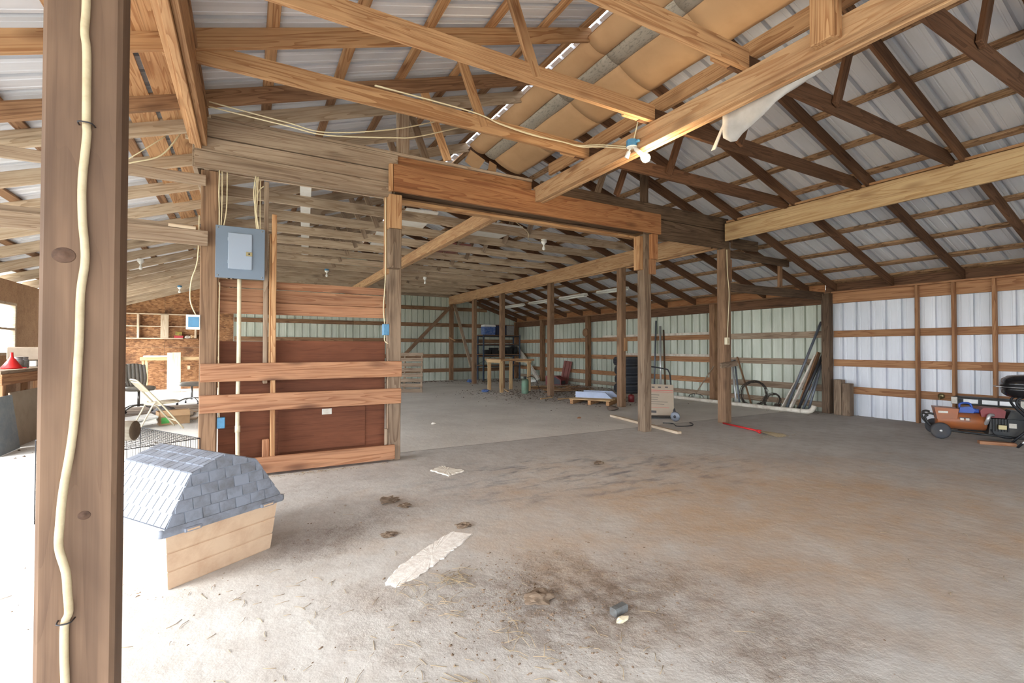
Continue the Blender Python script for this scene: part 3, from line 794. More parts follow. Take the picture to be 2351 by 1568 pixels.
post('side_cleat', 1.31, 5.12, 0.17, 0.34, 0.03, 0.05, MAT['gray'], pt)
post('side_cleat', 1.322, 5.10, 0.34, 1.2, 0.015, 0.03, MAT['gray'], pt)
o = box('paper_scrap', (0.73, 5.248, 0.545), (0.095, 0.003, 0.058), MAT['paper'], None, c=0.0005); tag(o, 'torn white paper scrap stuck to the brown plywood of the stall partition', 'paper')

# ------------------------------------------------------------------ breaker panel with conduit and wires
bp = thing('breaker_panel', 'grey breaker panel with latched door above the stall partition', 'electrical panel', (-0.06, 5.05, 1.83))
box('cover_plate', (-0.057, 5.028, 2.073), (0.395, 0.006, 0.475), MAT['panelgrey'], bp, c=0.002)
box('back_box', (-0.057, 5.077, 2.073), (0.36, 0.09, 0.42), MAT['panelgrey'], bp)
dr = box('panel_door', (-0.06, 5.017, 2.085), (0.192, 0.016, 0.33), MAT['doorgrey'], bp, c=0.004)
box('latch', (0.012, 5.007, 2.065), (0.052, 0.006, 0.038), MAT['brass'], dr, c=0.002)
box('latch_slot', (0.012, 5.003, 2.065), (0.013, 0.004, 0.014), MAT['blackiron'], dr, c=0.001)
for z in (1.985, 2.19): box('hinge', (-0.157, 5.016, z), (0.006, 0.012, 0.03), MAT['doorgrey'], dr, c=0.001)
for sx in (-0.235, 0.118):
    for z in (1.858, 2.29): lathe('screw', [(0.0, 0.005), (0.006, 0.003), (0.007, 0.0)], MAT['steel'], bp, T(sx, 5.025, z, R(90)), 10)
c = thing('conduit', 'white conduit pipe running down from the grey breaker panel', 'pipe', (-0.065, 5.1, 0.15))
tube('pipe', [(-0.065, 5.10, 0.16), (-0.07, 5.10, 0.6), (-0.065, 5.10, 1.2), (-0.066, 5.10, 1.865)], 0.0175, MAT['conduit'], c, n=12)
lathe('coupling', [(0.017, 0), (0.022, 0.0), (0.022, 0.06), (0.017, 0.06)], MAT['conduit'], c, T(-0.068, 5.10, 0.42), 12)
wires = [[(-0.230, 5.042, 2.812), (-0.232, 5.040, 2.6), (-0.228, 5.045, 2.45), (-0.228, 5.050, 2.28)],
         [(-0.17, 5.072, 2.812), (-0.17, 5.074, 2.62), (-0.175, 5.074, 2.45), (-0.200, 5.072, 2.28)],
         [(-0.21, 5.057, 2.812), (-0.208, 5.057, 2.6), (-0.21, 5.059, 2.42), (-0.214, 5.061, 2.28)],
         [(0.060, 5.040, 2.812), (0.045, 5.041, 2.65), (0.060, 5.043, 2.5), (0.094, 5.045, 2.28)],
         [(0.080, 5.055, 2.812), (0.075, 5.056, 2.6), (0.070, 5.058, 2.45), (0.084, 5.060, 2.28)],
         [(0.070, 5.070, 2.812), (0.060, 5.071, 2.6), (0.072, 5.073, 2.45), (0.092, 5.075, 2.28)],
         [(0.128, 5.090, 2.74), (0.085, 5.087, 2.68), (0.055, 5.088, 2.55), (0.076, 5.090, 2.28)],
         [(0.100, 5.105, 2.80), (0.100, 5.106, 2.5), (0.104, 5.106, 2.28)]]
for i, wv in enumerate(wires):
    o = tube('wire', wv, 0.0055, MAT['cable'], None, n=6, sub=5)
    tag(o, 'cream wire dropping from the header into the left side of the breaker panel' if i < 3 else 'cream wire in the bundle entering the right side of the breaker panel', 'wire',
        'wires into the breaker panel left' if i < 3 else 'wires into the breaker panel right')

def jbox(name, lab, loc, size, paths, cover=False):
    t = thing(name, lab, 'outlet box', (loc[0], loc[1], loc[2]-size[2]/2))
    box('box_body', loc, size, MAT['bluebox'], t, c=0.004)
    if cover:
        box('face_plate', (loc[0], loc[1]-size[1]/2-0.004, loc[2]), (size[0]*1.25, 0.008, size[2]*1.15), MAT['white'], t, c=0.003)
        box('blank_insert', (loc[0]+0.004, loc[1]-size[1]/2-0.009, loc[2]), (size[0]*0.95, 0.004, size[2]*0.8), MAT['bluebox'], t, c=0.001)
    for p in paths: tube('lead', p, 0.0055, MAT['cable'], t, n=6, sub=5)
    for dz in (-1, 1): lathe('screw', [(0.0, 0.003), (0.004, 0.002), (0.004, 0)], MAT['steel'], t, T(loc[0], loc[1]-size[1]/2, loc[2]+dz*size[2]*0.42, R(90)), 8)
    return t
jbox('junction_box', 'blue box with pale face plate on the post left of the breaker panel', (-0.418, 5.11, 1.43), (0.085, 0.07, 0.115),
     [[(-0.40, 5.12, 1.49), (-0.445, 5.12, 1.62), (-0.44, 5.12, 1.80), (-0.395, 5.13, 2.0), (-0.385, 5.12, 2.4)]], True)
jbox('junction_box', 'bare blue box low on the post beside the stall plywood', (-0.20, 5.12, 0.515), (0.062, 0.06, 0.10), [[(-0.215, 5.11, 0.56), (-0.22, 5.1, 0.75), (-0.225, 5.1, 1.3), (-0.222, 5.1, 1.8)]])
jbox('junction_box', 'blue outlet box with dangling lead on the right stall post', (1.302, 5.13, 1.40), (0.06, 0.08, 0.12),
     [[(1.29, 5.12, 1.455), (1.272, 5.11, 1.62), (1.280, 5.10, 1.80), (1.288, 5.09, 2.05), (1.287, 5.094, 2.6), (1.287, 5.094, 2.81)], [(1.29, 5.12, 1.345), (1.288, 5.11, 1.28), (1.322, 5.10, 1.25)]])
t = thing('wall_outlet', 'cream outlet box fed by a cable on the post beside the broom', 'outlet', (6.735, 5.0, 1.28))
box('box_body', (6.735, 4.995, 1.325), (0.075, 0.045, 0.115), MAT['conduit'], t)
box('socket_face', (6.735, 4.969, 1.325), (0.034, 0.006, 0.075), MAT['cablewhite'], t, c=0.002)
tube('lead', [(6.745, 5.0, 1.38), (6.78, 5.003, 1.75), (6.80, 5.003, 2.1), (6.76, 5.003, 2.45), (6.75, 5.003, 2.8)], 0.007, MAT['cable'], t, n=6)

# ------------------------------------------------------------------ moulded dog house
MAT['dogbody'] = plain('beige_moulded_plastic', srgb(206, 178, 150), 0.55, dirt=0.55, dirt_col=srgb(168, 130, 102), scale=6)
MAT['dogroof'] = plain('blue_grey_moulded_plastic', srgb(134, 140, 152), 0.5, dirt=0.75, dirt_col=srgb(88, 84, 82), scale=7)
DX, DY = Vector((0.829, 0.559, 0)), Vector((-0.559, 0.829, 0))
DM = Matrix((DX, DY, Vector((0, 0, 1)))).transposed().to_4x4(); DM.translation = (-0.33, 2.90, 0)
dog = thing('dog_house', 'beige plastic dog house with blue-grey shingled gambrel lid', 'dog house', M=DM)
DW, DL = 0.557, 0.66
def fr(z, g, lo=0.0): return [(-g, -g+lo, z), (DW+g, -g+lo, z), (DW+g, DL+g, z), (-g, DL+g, z)]
def loft(rings, cap=True):
    v = [p for r_ in rings for p in r_]; n = len(rings[0]); f = []
    for i in range(len(rings)-1):
        for k_ in range(n):
            l_ = (k_+1) % n; f.append([i*n+k_, i*n+l_, (i+1)*n+l_, (i+1)*n+k_])
    if cap: f.append(list(range(n))[::-1]); f.append([(len(rings)-1)*n+k_ for k_ in range(n)])
    return v, f
rings = []
for z0, z1 in ((0.0, 0.088), (0.092, 0.182), (0.186, 0.285)):   # three moulded clapboard courses
    rings += [fr(z0, 0.001+0.09*z0-0.004), fr(z0+0.006, 0.001+0.09*z0), fr(z1, 0.001+0.09*z1), fr(z1+0.003, 0.09*z1-0.004)]
v, f = loft(rings)
body = link('body', mesh('dog_body', v, f), MAT['dogbody'], dog, DM)
# lid: rim + gambrel solid
cxs = DW/2+0.006
prof = [(cxs-0.315, 0.315), (cxs-0.18, 0.55), (cxs, 0.615), (cxs+0.18, 0.55), (cxs+0.315, 0.315)]
y0, y1, yt0, yt1 = -0.03, DL+0.03, 0.012, DL-0.012
v = []; f = []
for (px, pz) in prof:
    fr_ = (pz-0.315)/0.3
    v.append((px, y0+(yt0-y0)*fr_, pz))
for (px, pz) in prof:
    fr_ = (pz-0.315)/0.3
    v.append((px, y1+(yt1-y1)*fr_, pz))
f = [[0, 1, 2, 3, 4][::-1], [5, 6, 7, 8, 9]] + [[i, i+1, i+6, i+5] for i in range(4)] + [[0, 5, 9, 4]]
f = [q[::-1] for q in f]
lid = link('roof_lid', mesh('dog_lid', v, f), MAT['dogroof'], dog, DM)
v, f = loft([[(p[0], p[1], p[2]) for p in fr(0.278, 0.034)], fr(0.278, 0.046), fr(0.30, 0.048), fr(0.318, 0.040)])
link('lid_rim', mesh('rim', v, f), MAT['dogroof'], lid, DM)
for s_, t_ in ((0.085, -0.052), (0.50, -0.052)):
    box('clip', DM @ Vector((s_, t_, 0.288)), (0.085, 0.018, 0.022), MAT['dogroof'], lid, (0, 0, math.atan2(DX.y, DX.x)), 0.004)
    box('clip_slot', DM @ Vector((s_, t_-0.010, 0.288)), (0.06, 0.004, 0.009), MAT['dogbody'], lid, (0, 0, math.atan2(DX.y, DX.x)), 0.001)
for s_, t_ in ((-0.05, -0.03), (DW+0.05, -0.03)):
    lathe('corner_knuckle', [(0.012, -0.018), (0.016, -0.01), (0.016, 0.01), (0.012, 0.018)], MAT['dogroof'], lid, DM @ T(s_, t_, 0.296), 10)
def clip_poly(poly, a, b, c):
    """keep points with a*x+b*y<=c"""
    out = []
    for i in range(len(poly)):
        p, q = poly[i], poly[(i+1) % len(poly)]
        dp, dq = a*p[0]+b*p[1]-c, a*q[0]+b*q[1]-c
        if dp <= 0: out.append(p)
        if (dp < 0 < dq) or (dq < 0 < dp):
            t_ = dp/(dp-dq); out.append((p[0]+(q[0]-p[0])*t_, p[1]+(q[1]-p[1])*t_))
    return out
def shingles(pts3, rowh, colw, th=0.006, gap=0.0026, name='shingle', stag=0.5):
    """cover a planar face (points in the dog house frame, first edge = bottom) with separate tabs"""
    o_ = Vector(pts3[0]); ex = (Vector(pts3[1])-o_).normalized()
    nn = ex.cross(Vector(pts3[2])-o_).normalized(); ey = nn.cross(ex)
    P2 = [((Vector(p)-o_).dot(ex), (Vector(p)-o_).dot(ey)) for p in pts3]
    y = 0.0; r_ = 0; ymax = max(p[1] for p in P2); xs = [p[0] for p in P2]
    while y < ymax-0.004:
        x = min(xs)-colw*(stag if r_ % 2 else 0.0)
        while x < max(xs):
            q = P2
            for a, b, c_ in ((-1, 0, -(x+gap)), (1, 0, x+colw-gap), (0, -1, -(y+gap)), (0, 1, y+rowh-gap)):
                q = clip_poly(q, a, b, c_)
                if len(q) < 3: break
            if len(q) >= 3:
                ar = abs(sum(q[i][0]*q[(i+1) % len(q)][1]-q[(i+1) % len(q)][0]*q[i][1] for i in range(len(q))))/2
                if ar > 0.00012:
                    n_ = len(q)
                    cc = o_+ex*(sum(p[0] for p in q)/n_)+ey*(sum(p[1] for p in q)/n_)
                    lo = [o_+ex*p[0]+ey*p[1]-cc for p in q]
                    hi = [l_+nn*(th*(1.0 if (p[1]-y) < rowh*0.5 else 0.35)) for l_, p in zip(lo, q)]
                    vv = lo+hi; ff = [list(range(n_, 2*n_))]+[[i, (i+1) % n_, n_+(i+1) % n_, n_+i] for i in range(n_)]
                    link(name, mesh(name, vv, ff), MAT['dogroof'], lid, DM @ Matrix.Translation(cc))
            x += colw
        y += rowh; r_ += 1
def lidp(i, back): 
    px, pz = prof[i]; fr_ = (pz-0.315)/0.3
    return (px, (y1+(yt1-y1)*fr_) if back else (y0+(yt0-y0)*fr_), pz)
shingles([lidp(0, 0), lidp(4, 0), lidp(3, 0), lidp(2, 0), lidp(1, 0)], 0.058, 0.088)
shingles([lidp(0, 1), lidp(0, 0), lidp(1, 0), lidp(1, 1)], 0.068, 0.062, stag=0.3)
shingles([lidp(1, 1), lidp(1, 0), lidp(2, 0), lidp(2, 1)], 0.065, 0.062, stag=0.15)
shingles([lidp(3, 0), lidp(3, 1), lidp(2, 1), lidp(2, 0)], 0.065, 0.062, stag=0.15)
shingles([lidp(4, 0), lidp(4, 1), lidp(3, 1), lidp(3, 0)], 0.068, 0.062, stag=0.3)

# ------------------------------------------------------------------ wire dog crate with a log on it
CX, CY = Vector((0.86, 0.51, 0)).normalized(), Vector((-0.51, 0.86, 0)).normalized()
CM = Matrix((CX, CY, Vector((0, 0, 1)))).transposed().to_4x4(); CM.translation = (-0.80, 3.66, 0)
crate = thing('dog_crate', 'black wire dog crate standing behind the plastic dog house', 'crate', M=CM)
ca, cb, chh = 0.605, 0.88, 0.57
def grid(o_, ux, uy, lx, ly, sx, sy):
    o_, ux, uy = Vector(o_), Vector(ux), Vector(uy); paths = []
    n = round(lx/sx)
    for i in range(n+1): p = o_+ux*(lx*i/n); paths.append([p, p+uy*ly])
    n = round(ly/sy)
    for i in range(n+1): p = o_+uy*(ly*i/n); paths.append([p, p+ux*lx])
    return paths
for o_, ux, uy, lx, ly, sx, sy, nm in (((0, 0, chh), (1, 0, 0), (0, 1, 0), ca, cb, 0.03, 0.045, 'top_grid'), ((0, 0, 0.03), (1, 0, 0), (0, 0, 1), ca, chh-0.03, 0.03, 0.13, 'end_grid'),
                                  ((0, cb, 0.03), (1, 0, 0), (0, 0, 1), ca, chh-0.03, 0.03, 0.13, 'end_grid'), ((0, 0, 0.03), (0, 1, 0), (0, 0, 1), cb, chh-0.03, 0.03, 0.13, 'side_grid'),
                                  ((ca, 0, 0.03), (0, 1, 0), (0, 0, 1), cb, chh-0.03, 0.03, 0.13, 'side_grid')):
    tubes(nm, grid(o_, ux, uy, lx, ly, sx, sy), 0.0013, MAT['blackiron'], crate, n=4, M=CM)
fp_ = [[(0, 0, z), (ca, 0, z), (ca, cb, z), (0, cb, z), (0, 0, z)] for z in (0.03, chh)] + [[(x, y, 0.0), (x, y, chh)] for x in (0, ca) for y in (0, cb)]
tubes('frame_wire', fp_, 0.003, MAT['blackiron'], crate, n=5, M=CM)
v, f = loft([[(0.01, 0.01, 0.012), (ca-0.01, 0.01, 0.012), (ca-0.01, cb-0.01, 0.012), (0.01, cb-0.01, 0.012)], [(0.004, 0.004, 0.04), (ca-0.004, 0.004, 0.04), (ca-0.004, cb-0.004, 0.04), (0.004, cb-0.004, 0.04)]])
link('floor_tray', mesh('tray', v, f), MAT['white'], crate, CM)
def bark():
    m, nt, b = newmat('pale_log_bark'); k = N(nt); vec, rnd = objcoord(k)
    nz = k.noise(k.mapping(vec, (9, 9, 1.5)), 1.2, 5, 0.7)
    k.l(k.ramp(nz, [(0.3, srgb(150, 138, 120)), (0.7, srgb(206, 196, 178))]), b.inputs['Base Color']); b.inputs['Roughness'].default_value = 0.9
    k.bump(nz, b, 0.6, 0.02); return m
MAT['bark'] = bark(); MAT['endgrain'] = plain('dark_log_end', srgb(104, 88, 70), 0.9, dirt=0.6, dirt_col=srgb(70, 56, 44), scale=14)
lg = thing('log', 'cut log lying on top of the black wire crate', 'log', (-0.66, 4.06, chh+0.004))
LM = frame((-0.655, 4.05, chh+0.07), (-1.06, 4.19, chh+0.073))[0]
LM.translation = (-0.655, 4.05, chh+0.073)
RM = LM @ Matrix.Rotation(R(90), 4, 'Y')
lathe('bark', [(0.066, 0.0), (0.068, 0.1), (0.067, 0.25), (0.070, 0.43)], MAT['bark'], lg, RM, 18)
lathe('cut_end', [(0.0, -0.004), (0.04, -0.005), (0.0625, -0.003), (0.0645, 0.0)], MAT['endgrain'], lg, RM, 18)

# ------------------------------------------------------------------ paper-faced insulation hung under the ridge
def strip_sheet(name, x0, x1, y0, y1, bulge, mat, parent, nx=8, ny=8, th=0.012, lift=0.0, ripple=0.006):
    """sheet slung under the right-hand rafters, bellied between two trusses"""
    top = []; n = (nx+1)*(ny+1)
    ph = random.uniform(0, 6)
    for j in range(ny+1):
        for i in range(nx+1):
            u, w_ = i/nx, j/ny
            x = x0+(x1-x0)*u; y = y0+(y1-y0)*w_
            z = raf_r(x)-0.012-lift-bulge*(math.sin(math.pi*u)**0.7)*(0.93+0.07*math.sin(math.pi*w_))
            z += ripple*math.sin(7*x*3+ph+y*5)*math.sin(math.pi*w_)
            top.append((x, y, z))
    cx, cy, cz = (x0+x1)/2, (y0+y1)/2, raf_r((x0+x1)/2)
    v = [(a-cx, b-cy, c_-cz) for a, b, c_ in top]+[(a-cx, b-cy, c_-cz+th) for a, b, c_ in top]
    f = []
    for j in range(ny):
        for i in range(nx):
            a = j*(nx+1)+i
            f.append([a, a+nx+1, a+nx+2, a+1]); b_ = a+n; f.append([b_, b_+1, b_+nx+2, b_+nx+1])
    for i in range(nx):
        f.append([i, i+1, n+i+1, n+i]); a = ny*(nx+1)+i; f.append([a+1, a, n+a, n+a+1])
    for j in range(ny):
        a = j*(nx+1); b_ = a+nx+1; f.append([b_, a, n+a, n+b_]); a += nx; b_ = a+nx+1; f.append([a, b_, n+b_, n+a])
    return link(name, mesh(name, v, f, True), mat, parent, Matrix.Translation((cx, cy, cz)))
bays = [-0.6, 0.3, 1.2, 2.10, 3.00, 3.92, 4.82, 5.9, 6.9]
ins = thing('insulation_batt', 'brown paper and foil faced insulation slung under the ridge beside the ridge girder', 'insulation', (3.5, 3, 4.1))
for a, b in zip(bays[:-1], bays[1:]):
    strip_sheet('paper_facing', 3.07, 3.335, a+0.004, b, 0.05, MAT['card'], ins)
    strip_sheet('foil_facing', 3.335, 3.51, a+0.004, b, 0.02, MAT['foil'], ins, lift=0.006)
    strip_sheet('paper_facing', 3.51, 3.99, a+0.004, b, 0.045, MAT['card'], ins, lift=0.004)
for pts in ([(3.08, 6.9, 4.36), (3.34, 6.9, 4.24), (3.30, 7.12, 4.12), (3.05, 7.05, 4.22)], [(3.42, 6.9, 4.25), (3.55, 6.9, 4.2), (3.56, 6.98, 3.93), (3.40, 6.98, 3.95)]):
    v = [Vector(p) for p in pts]; nn = (v[1]-v[0]).cross(v[3]-v[0]).normalized()*0.004
    f = [[0, 1, 2, 3], [7, 6, 5, 4], [0, 4, 5, 1], [1, 5, 6, 2], [2, 6, 7, 3], [3, 7, 4, 0]]
    link('torn_flap', mesh('flap', [p-v[0] for p in v]+[p+nn-v[0] for p in v], f), MAT['card'], ins, Matrix.Translation(v[0]))

# tattered white sheet hanging off the ridge girder
MAT['rag'] = plain('tattered_white_sheeting', srgb(178, 174, 172), 0.7, dirt=0.4, dirt_col=srgb(146, 140, 134), scale=8)
sh = thing('plastic_sheeting', 'tattered white sheeting hanging from the underside of the ridge girder', 'sheeting', (3.23, 2.0, 2.8))
edge = [(1.70, 0.004), (1.80, 0.012), (1.88, 0.03), (1.93, 0.045), (2.0, 0.075), (2.1, 0.13), (2.2, 0.16), (2.28, 0.18), (2.33, 0.22), (2.37, 0.215), (2.42, 0.17)]
v = []; f = []
for i, (y, d) in enumerate(edge):
    for j in range(5):
        t_ = j/4; v.append((0.012*math.sin(3*t_+i*0.9)*t_+0.05*t_*t_*(0.5+0.5*math.sin(i)), y-2.0, -d*t_))
for i in range(len(edge)-1):
    for j in range(4): a = i*5+j; f.append([a, a+1, a+6, a+5])
o = link('hanging_sheet', mesh('sheet', v, f, True), MAT['rag'], sh, Matrix.Translation((3.225, 2.0, 3.012)))
md = o.modifiers.new('thick', 'SOLIDIFY'); md.thickness = 0.004
v = [(0.0, 2.38, 3.01), (0.02, 2.42, 3.01), (0.03, 2.56, 2.80), (0.0, 2.50, 2.785)]
v = [(3.235+a, b, c_) for a, b, c_ in v]
o = link('curled_strip', mesh('strip', v, [[0, 1, 2, 3]]), MAT['rag'], sh); md = o.modifiers.new('thick', 'SOLIDIFY'); md.thickness = 0.006

# ------------------------------------------------------------------ lamps
def emis(name, col, st):
    m, nt, b = newmat(name); b.inputs['Base Color'].default_value = (1, 1, 1, 1)
    b.inputs['Emission Color'].default_value = col; b.inputs['Emission Strength'].default_value = st
    return m
MAT['lit'] = emis('lit_bulb_glass', (1.0, 0.80, 0.52, 1), 2.2)
BULB = [(0.0, -0.105), (0.014, -0.104), (0.026, -0.094), (0.030, -0.078), (0.027, -0.060), (0.017, -0.038), (0.013, -0.026), (0.013, 0.0)]
lf = thing('light_fixture', 'blue ceiling box with one glowing bulb and one empty socket on the ridge girder', 'light', (3.075, 3.26, 3.0))
lathe('fixture_box', [(0.0, 0.0), (0.045, 0.0), (0.05, 0.008), (0.05, 0.06), (0.0, 0.062)], MAT['bluebox'], lf, T(3.072, 3.26, 3.05), 8, False)
box('mount_ear', (3.08, 3.20, 3.085), (0.03, 0.05, 0.02), MAT['bluebox'], lf)
lathe('fixture_cover', [(0.0, -0.01), (0.047, -0.008), (0.051, 0.0)], MAT['white'], lf, T(3.072, 3.26, 3.05), 10, False)
for d, lit in ((Vector((0.25, -0.62, -0.74)), True), (Vector((-0.15, 0.45, -0.88)), False)):
    M = d.normalized().to_track_quat('-Z', 'Y').to_matrix().to_4x4(); M.translation = (3.072, 3.26+(-0.02 if lit else 0.02), 3.043)
    tube('knuckle', [M @ Vector((0, 0, 0.0)), M @ Vector((0, 0, -0.03))], 0.008, MAT['white'], lf, n=8, sub=1)
    lathe('socket', [(0.012, -0.022), (0.018, -0.028), (0.021, -0.085), (0.019, -0.088), (0.0, -0.080)], MAT['white'], lf, M, 14)
    if lit:
        lathe('bulb', [(r_*1.35, z_*1.25-0.08) for r_, z_ in BULB], MAT['lit'], lf, M, 16)
        pl = bpy.data.lights.new('bulb_light', 'POINT'); pl.energy = 3.0; pl.color = (1.0, 0.76, 0.46); pl.shadow_soft_size = 0.035
        po = bpy.data.objects.new('bulb_light', pl); C.objects.link(po); po.location = M @ Vector((0, 0, -0.27))
def small_lamp(loc, lab, blue=True):
    t = thing('bulb_lamp', lab, 'light bulb', loc)
    x, y, z = loc
    lathe('lamp_box', [(0.0, 0.0), (0.05, 0.0), (0.05, 0.045), (0.0, 0.046)], MAT['bluebox'] if blue else MAT['white'], t, T(x, y, z), 10, False)
    lathe('lamp_base', [(0.022, -0.05), (0.03, -0.03), (0.055, -0.004), (0.055, 0.0)], MAT['porcelain'], t, T(x, y, z), 14)
    lathe('bulb', [(r_, z_-0.045) for r_, z_ in BULB], MAT['porcelain'], t, T(x, y, z), 14)
    return t
small_lamp((-1.68, 10.71, 2.755), 'unlit bulb lamp under the left aisle rafters near the upper tie board', False)
small_lamp((-1.56, 15.21, 2.795), 'unlit bulb on a blue box before the strand board gable', True)
small_lamp((1.72, 12.552, 3.120), 'unlit twin lamp on a blue box above the stall partition boards', True)
small_lamp((4.27, 12.594, 3.120), 'unlit bulb lamp under the rear joists before the back wall', False)
small_lamp((4.66, 7.194, 3.120), 'unlit white bulb on the joist just behind the orange header', False)

for i, (ya, yb, lab) in enumerate(((13.6, 14.9, 'fluorescent strip light over the metal rack'), (12.0, 13.16, 'fluorescent strip light above the red heater'),
                     (10.26, 11.45, 'fluorescent strip light between the red heater and the tire stack'), (8.66, 9.75, 'fluorescent strip light above the tire stack'))):
    t = thing('fluorescent_fixture', lab, 'light fixture', (8.0, (ya+yb)/2, 2.60))
    ym = (ya+yb)/2; L = yb-ya
    prism('housing', [(7.93, 2.66), (8.07, 2.66), (8.05, 2.70), (7.95, 2.70)], ya, yb, MAT['white'], t)
    prism('reflector', [(7.90, 2.64), (8.10, 2.64), (8.07, 2.66), (7.93, 2.66)], ya, yb, MAT['white'], t)
    for dx in (-0.05, 0.05): tube('tube_lamp', [(8.0+dx, ya+0.03, 2.625), (8.0+dx, yb-0.03, 2.625)], 0.014, MAT['porcelain'], t, n=8, sub=1)
    tube('suspension_wire', [(8.0, ya+0.2, 2.70), (8.0, ya+0.2, raf_r(8.0))], 0.003, MAT['darksteel'], t, n=5, sub=1)
    tube('suspension_wire', [(8.0, yb-0.2, 2.70), (8.0, yb-0.2, raf_r(8.0))], 0.003, MAT['darksteel'], t, n=5, sub=1)

# loose storage laid over the rear joists
def laid(name, lab, cat, p0, p1, wz, ty, mat): 
    return tag(board(name, p0, p1, wz, ty, mat, None, c=0.002), lab, cat)
laid('insulation_slab', 'white foam panel lying across the rear joists behind the orange header', 'panel', (3.40, 7.66, 3.320), (4.21, 7.66, 3.320), 0.03, 1.0, MAT['white'])
laid('insulation_slab', 'pale foam board lying on the rear joists right of the stall post', 'panel', (2.35, 7.05, 3.320), (2.45, 8.30, 3.320), 0.03, 0.5, MAT['white'])
laid('insulation_slab', 'second pale foam board on the rear joists beside the blue-marked one', 'panel', (2.25, 8.75, 3.320), (2.40, 10.0, 3.320), 0.03, 0.4, MAT['white'])
laid('vent_strip', 'long white strip lying on the rear joists above the breaker panel', 'strip', (0.6, 6.15, 3.315), (1.25, 12.9, 3.315), 0.02, 0.14, MAT['white'])
MAT['redmetal'] = plain('faded_red_paint', srgb(146, 92, 86), 0.5, dirt=0.4, dirt_col=srgb(120, 84, 74), scale=5)
for i in range(3):
    laid('red_panel', 'faded red metal piece lying on the rear joists', 'panel', (3.26+0.32*i, 8.93, 3.320), (3.32+0.30*i, 9.96, 3.320), 0.03, 0.22, MAT['redmetal'])['group'] = 'red metal pieces on the rear joists'

# cables strung along the trusses
def cable(lab, pts, r=0.006, mat='cable'): return tag(tube('electrical_cable', pts, r, MAT[mat], None, n=6, sub=6), lab, 'cable')
cable('pair cable sagging along the truss chord to the lit fixture', [(0.9, 3.945, 3.36), (1.75, 3.94, 3.355), (2.05, 3.93, 3.31), (2.40, 3.93, 3.285), (2.75, 3.93, 3.29), (2.95, 3.9, 3.28), (3.07, 3.7, 3.235), (3.075, 3.34, 3.085)])
cable('second cable sagging beside the first along the chord to the lit fixture', [(0.9, 3.92, 3.35), (1.75, 3.912, 3.34), (2.05, 3.905, 3.29), (2.40, 3.90, 3.262), (2.75, 3.90, 3.272), (2.95, 3.87, 3.255), (3.055, 3.68, 3.205), (3.07, 3.335, 3.065)])
cable('short cable dropping down the girder onto the lit fixture', [(3.09, 3.19, 3.34), (3.085, 3.2, 3.25), (3.08, 3.245, 3.11)])
cable('upper loose cable strung in front of the stall header web', [(-0.3, 4.78, 3.3), (0.3, 4.75, 3.25), (0.64, 4.75, 3.235), (1.25, 4.75, 3.40), (1.77, 4.77, 3.62)])
cable('lower loose cable strung in front of the stall header web', [(-0.3, 4.76, 3.25), (0.3, 4.73, 3.21), (0.64, 4.73, 3.20), (1.25, 4.73, 3.31), (1.51, 4.74, 3.38), (2.02, 4.77, 3.61)])
cable('cable running along the stiffener beside the paper insulation', [(3.30, 4.6, 3.50), (3.30, 3.6, 3.505), (3.31, 2.6, 3.495), (3.3, 1.6, 3.50), (3.3, 0.5, 3.50)])
cable('loose cable looping under the left aisle rafters', [(-1.60, 6.20, 2.83), (-1.25, 5.75, 2.84), (-0.97, 5.60, 2.925), (-0.73, 5.58, 3.04), (-0.58, 5.58, 3.285)], 0.007)
cable('thin cable crossing below the left aisle rafters', [(-1.45, 6.20, 2.88), (-1.20, 5.90, 2.92), (-0.97, 5.66, 3.00), (-0.70, 5.64, 3.258)], 0.005)
cable('thin lead hanging behind the orange header near the white bulb', [(3.5, 6.29, 3.163), (3.9, 6.5, 3.06), (4.1, 6.8, 3.02), (4.4, 7.05, 3.07), (4.615, 7.18, 3.14)], 0.005)

# ------------------------------------------------------------------ rear bay: work table frame, cylinder, rack
def leg_pair(t, p0, p1, wd, mat): post_like = board('leg', p0, p1, wd, 0.045, mat, t, up=(1, 0, 0)); return post_like
tf = thing('table_frame', 'bare pine work table frame standing in the rear bay rubbish', 'table', (6.45, 12.1, 0))
top = 0.90
TF = [(6.10, 12.30), (6.05, 11.45), (6.78, 12.25), (6.98, 11.55)]
for x, y in TF:
    board('leg', (x, y, 0.0), (x, y, top), 0.09, 0.04, MAT['yellow'], tf, up=(1, 0, 0)); board('leg_cheek', (x+0.045, y+0.04, 0.02), (x+0.045, y+0.04, top-0.06), 0.09, 0.04, MAT['fresh'], tf, up=(0, 1, 0))
board('rail', (6.05, 12.33, top-0.05), (6.05, 11.40, top-0.05), 0.10, 0.04, MAT['yellow'], tf)
board('rail', (6.98, 12.28, top-0.05), (7.02, 11.5, top-0.05), 0.10, 0.04, MAT['yellow'], tf)
board('rail', (6.0, 12.36, top-0.02), (7.1, 12.30, top-0.02), 0.05, 0.04, MAT['fresh'], tf)
board('rail', (6.0, 11.40, top-0.02), (7.1, 11.47, top-0.02), 0.05, 0.04, MAT['fresh'], tf)

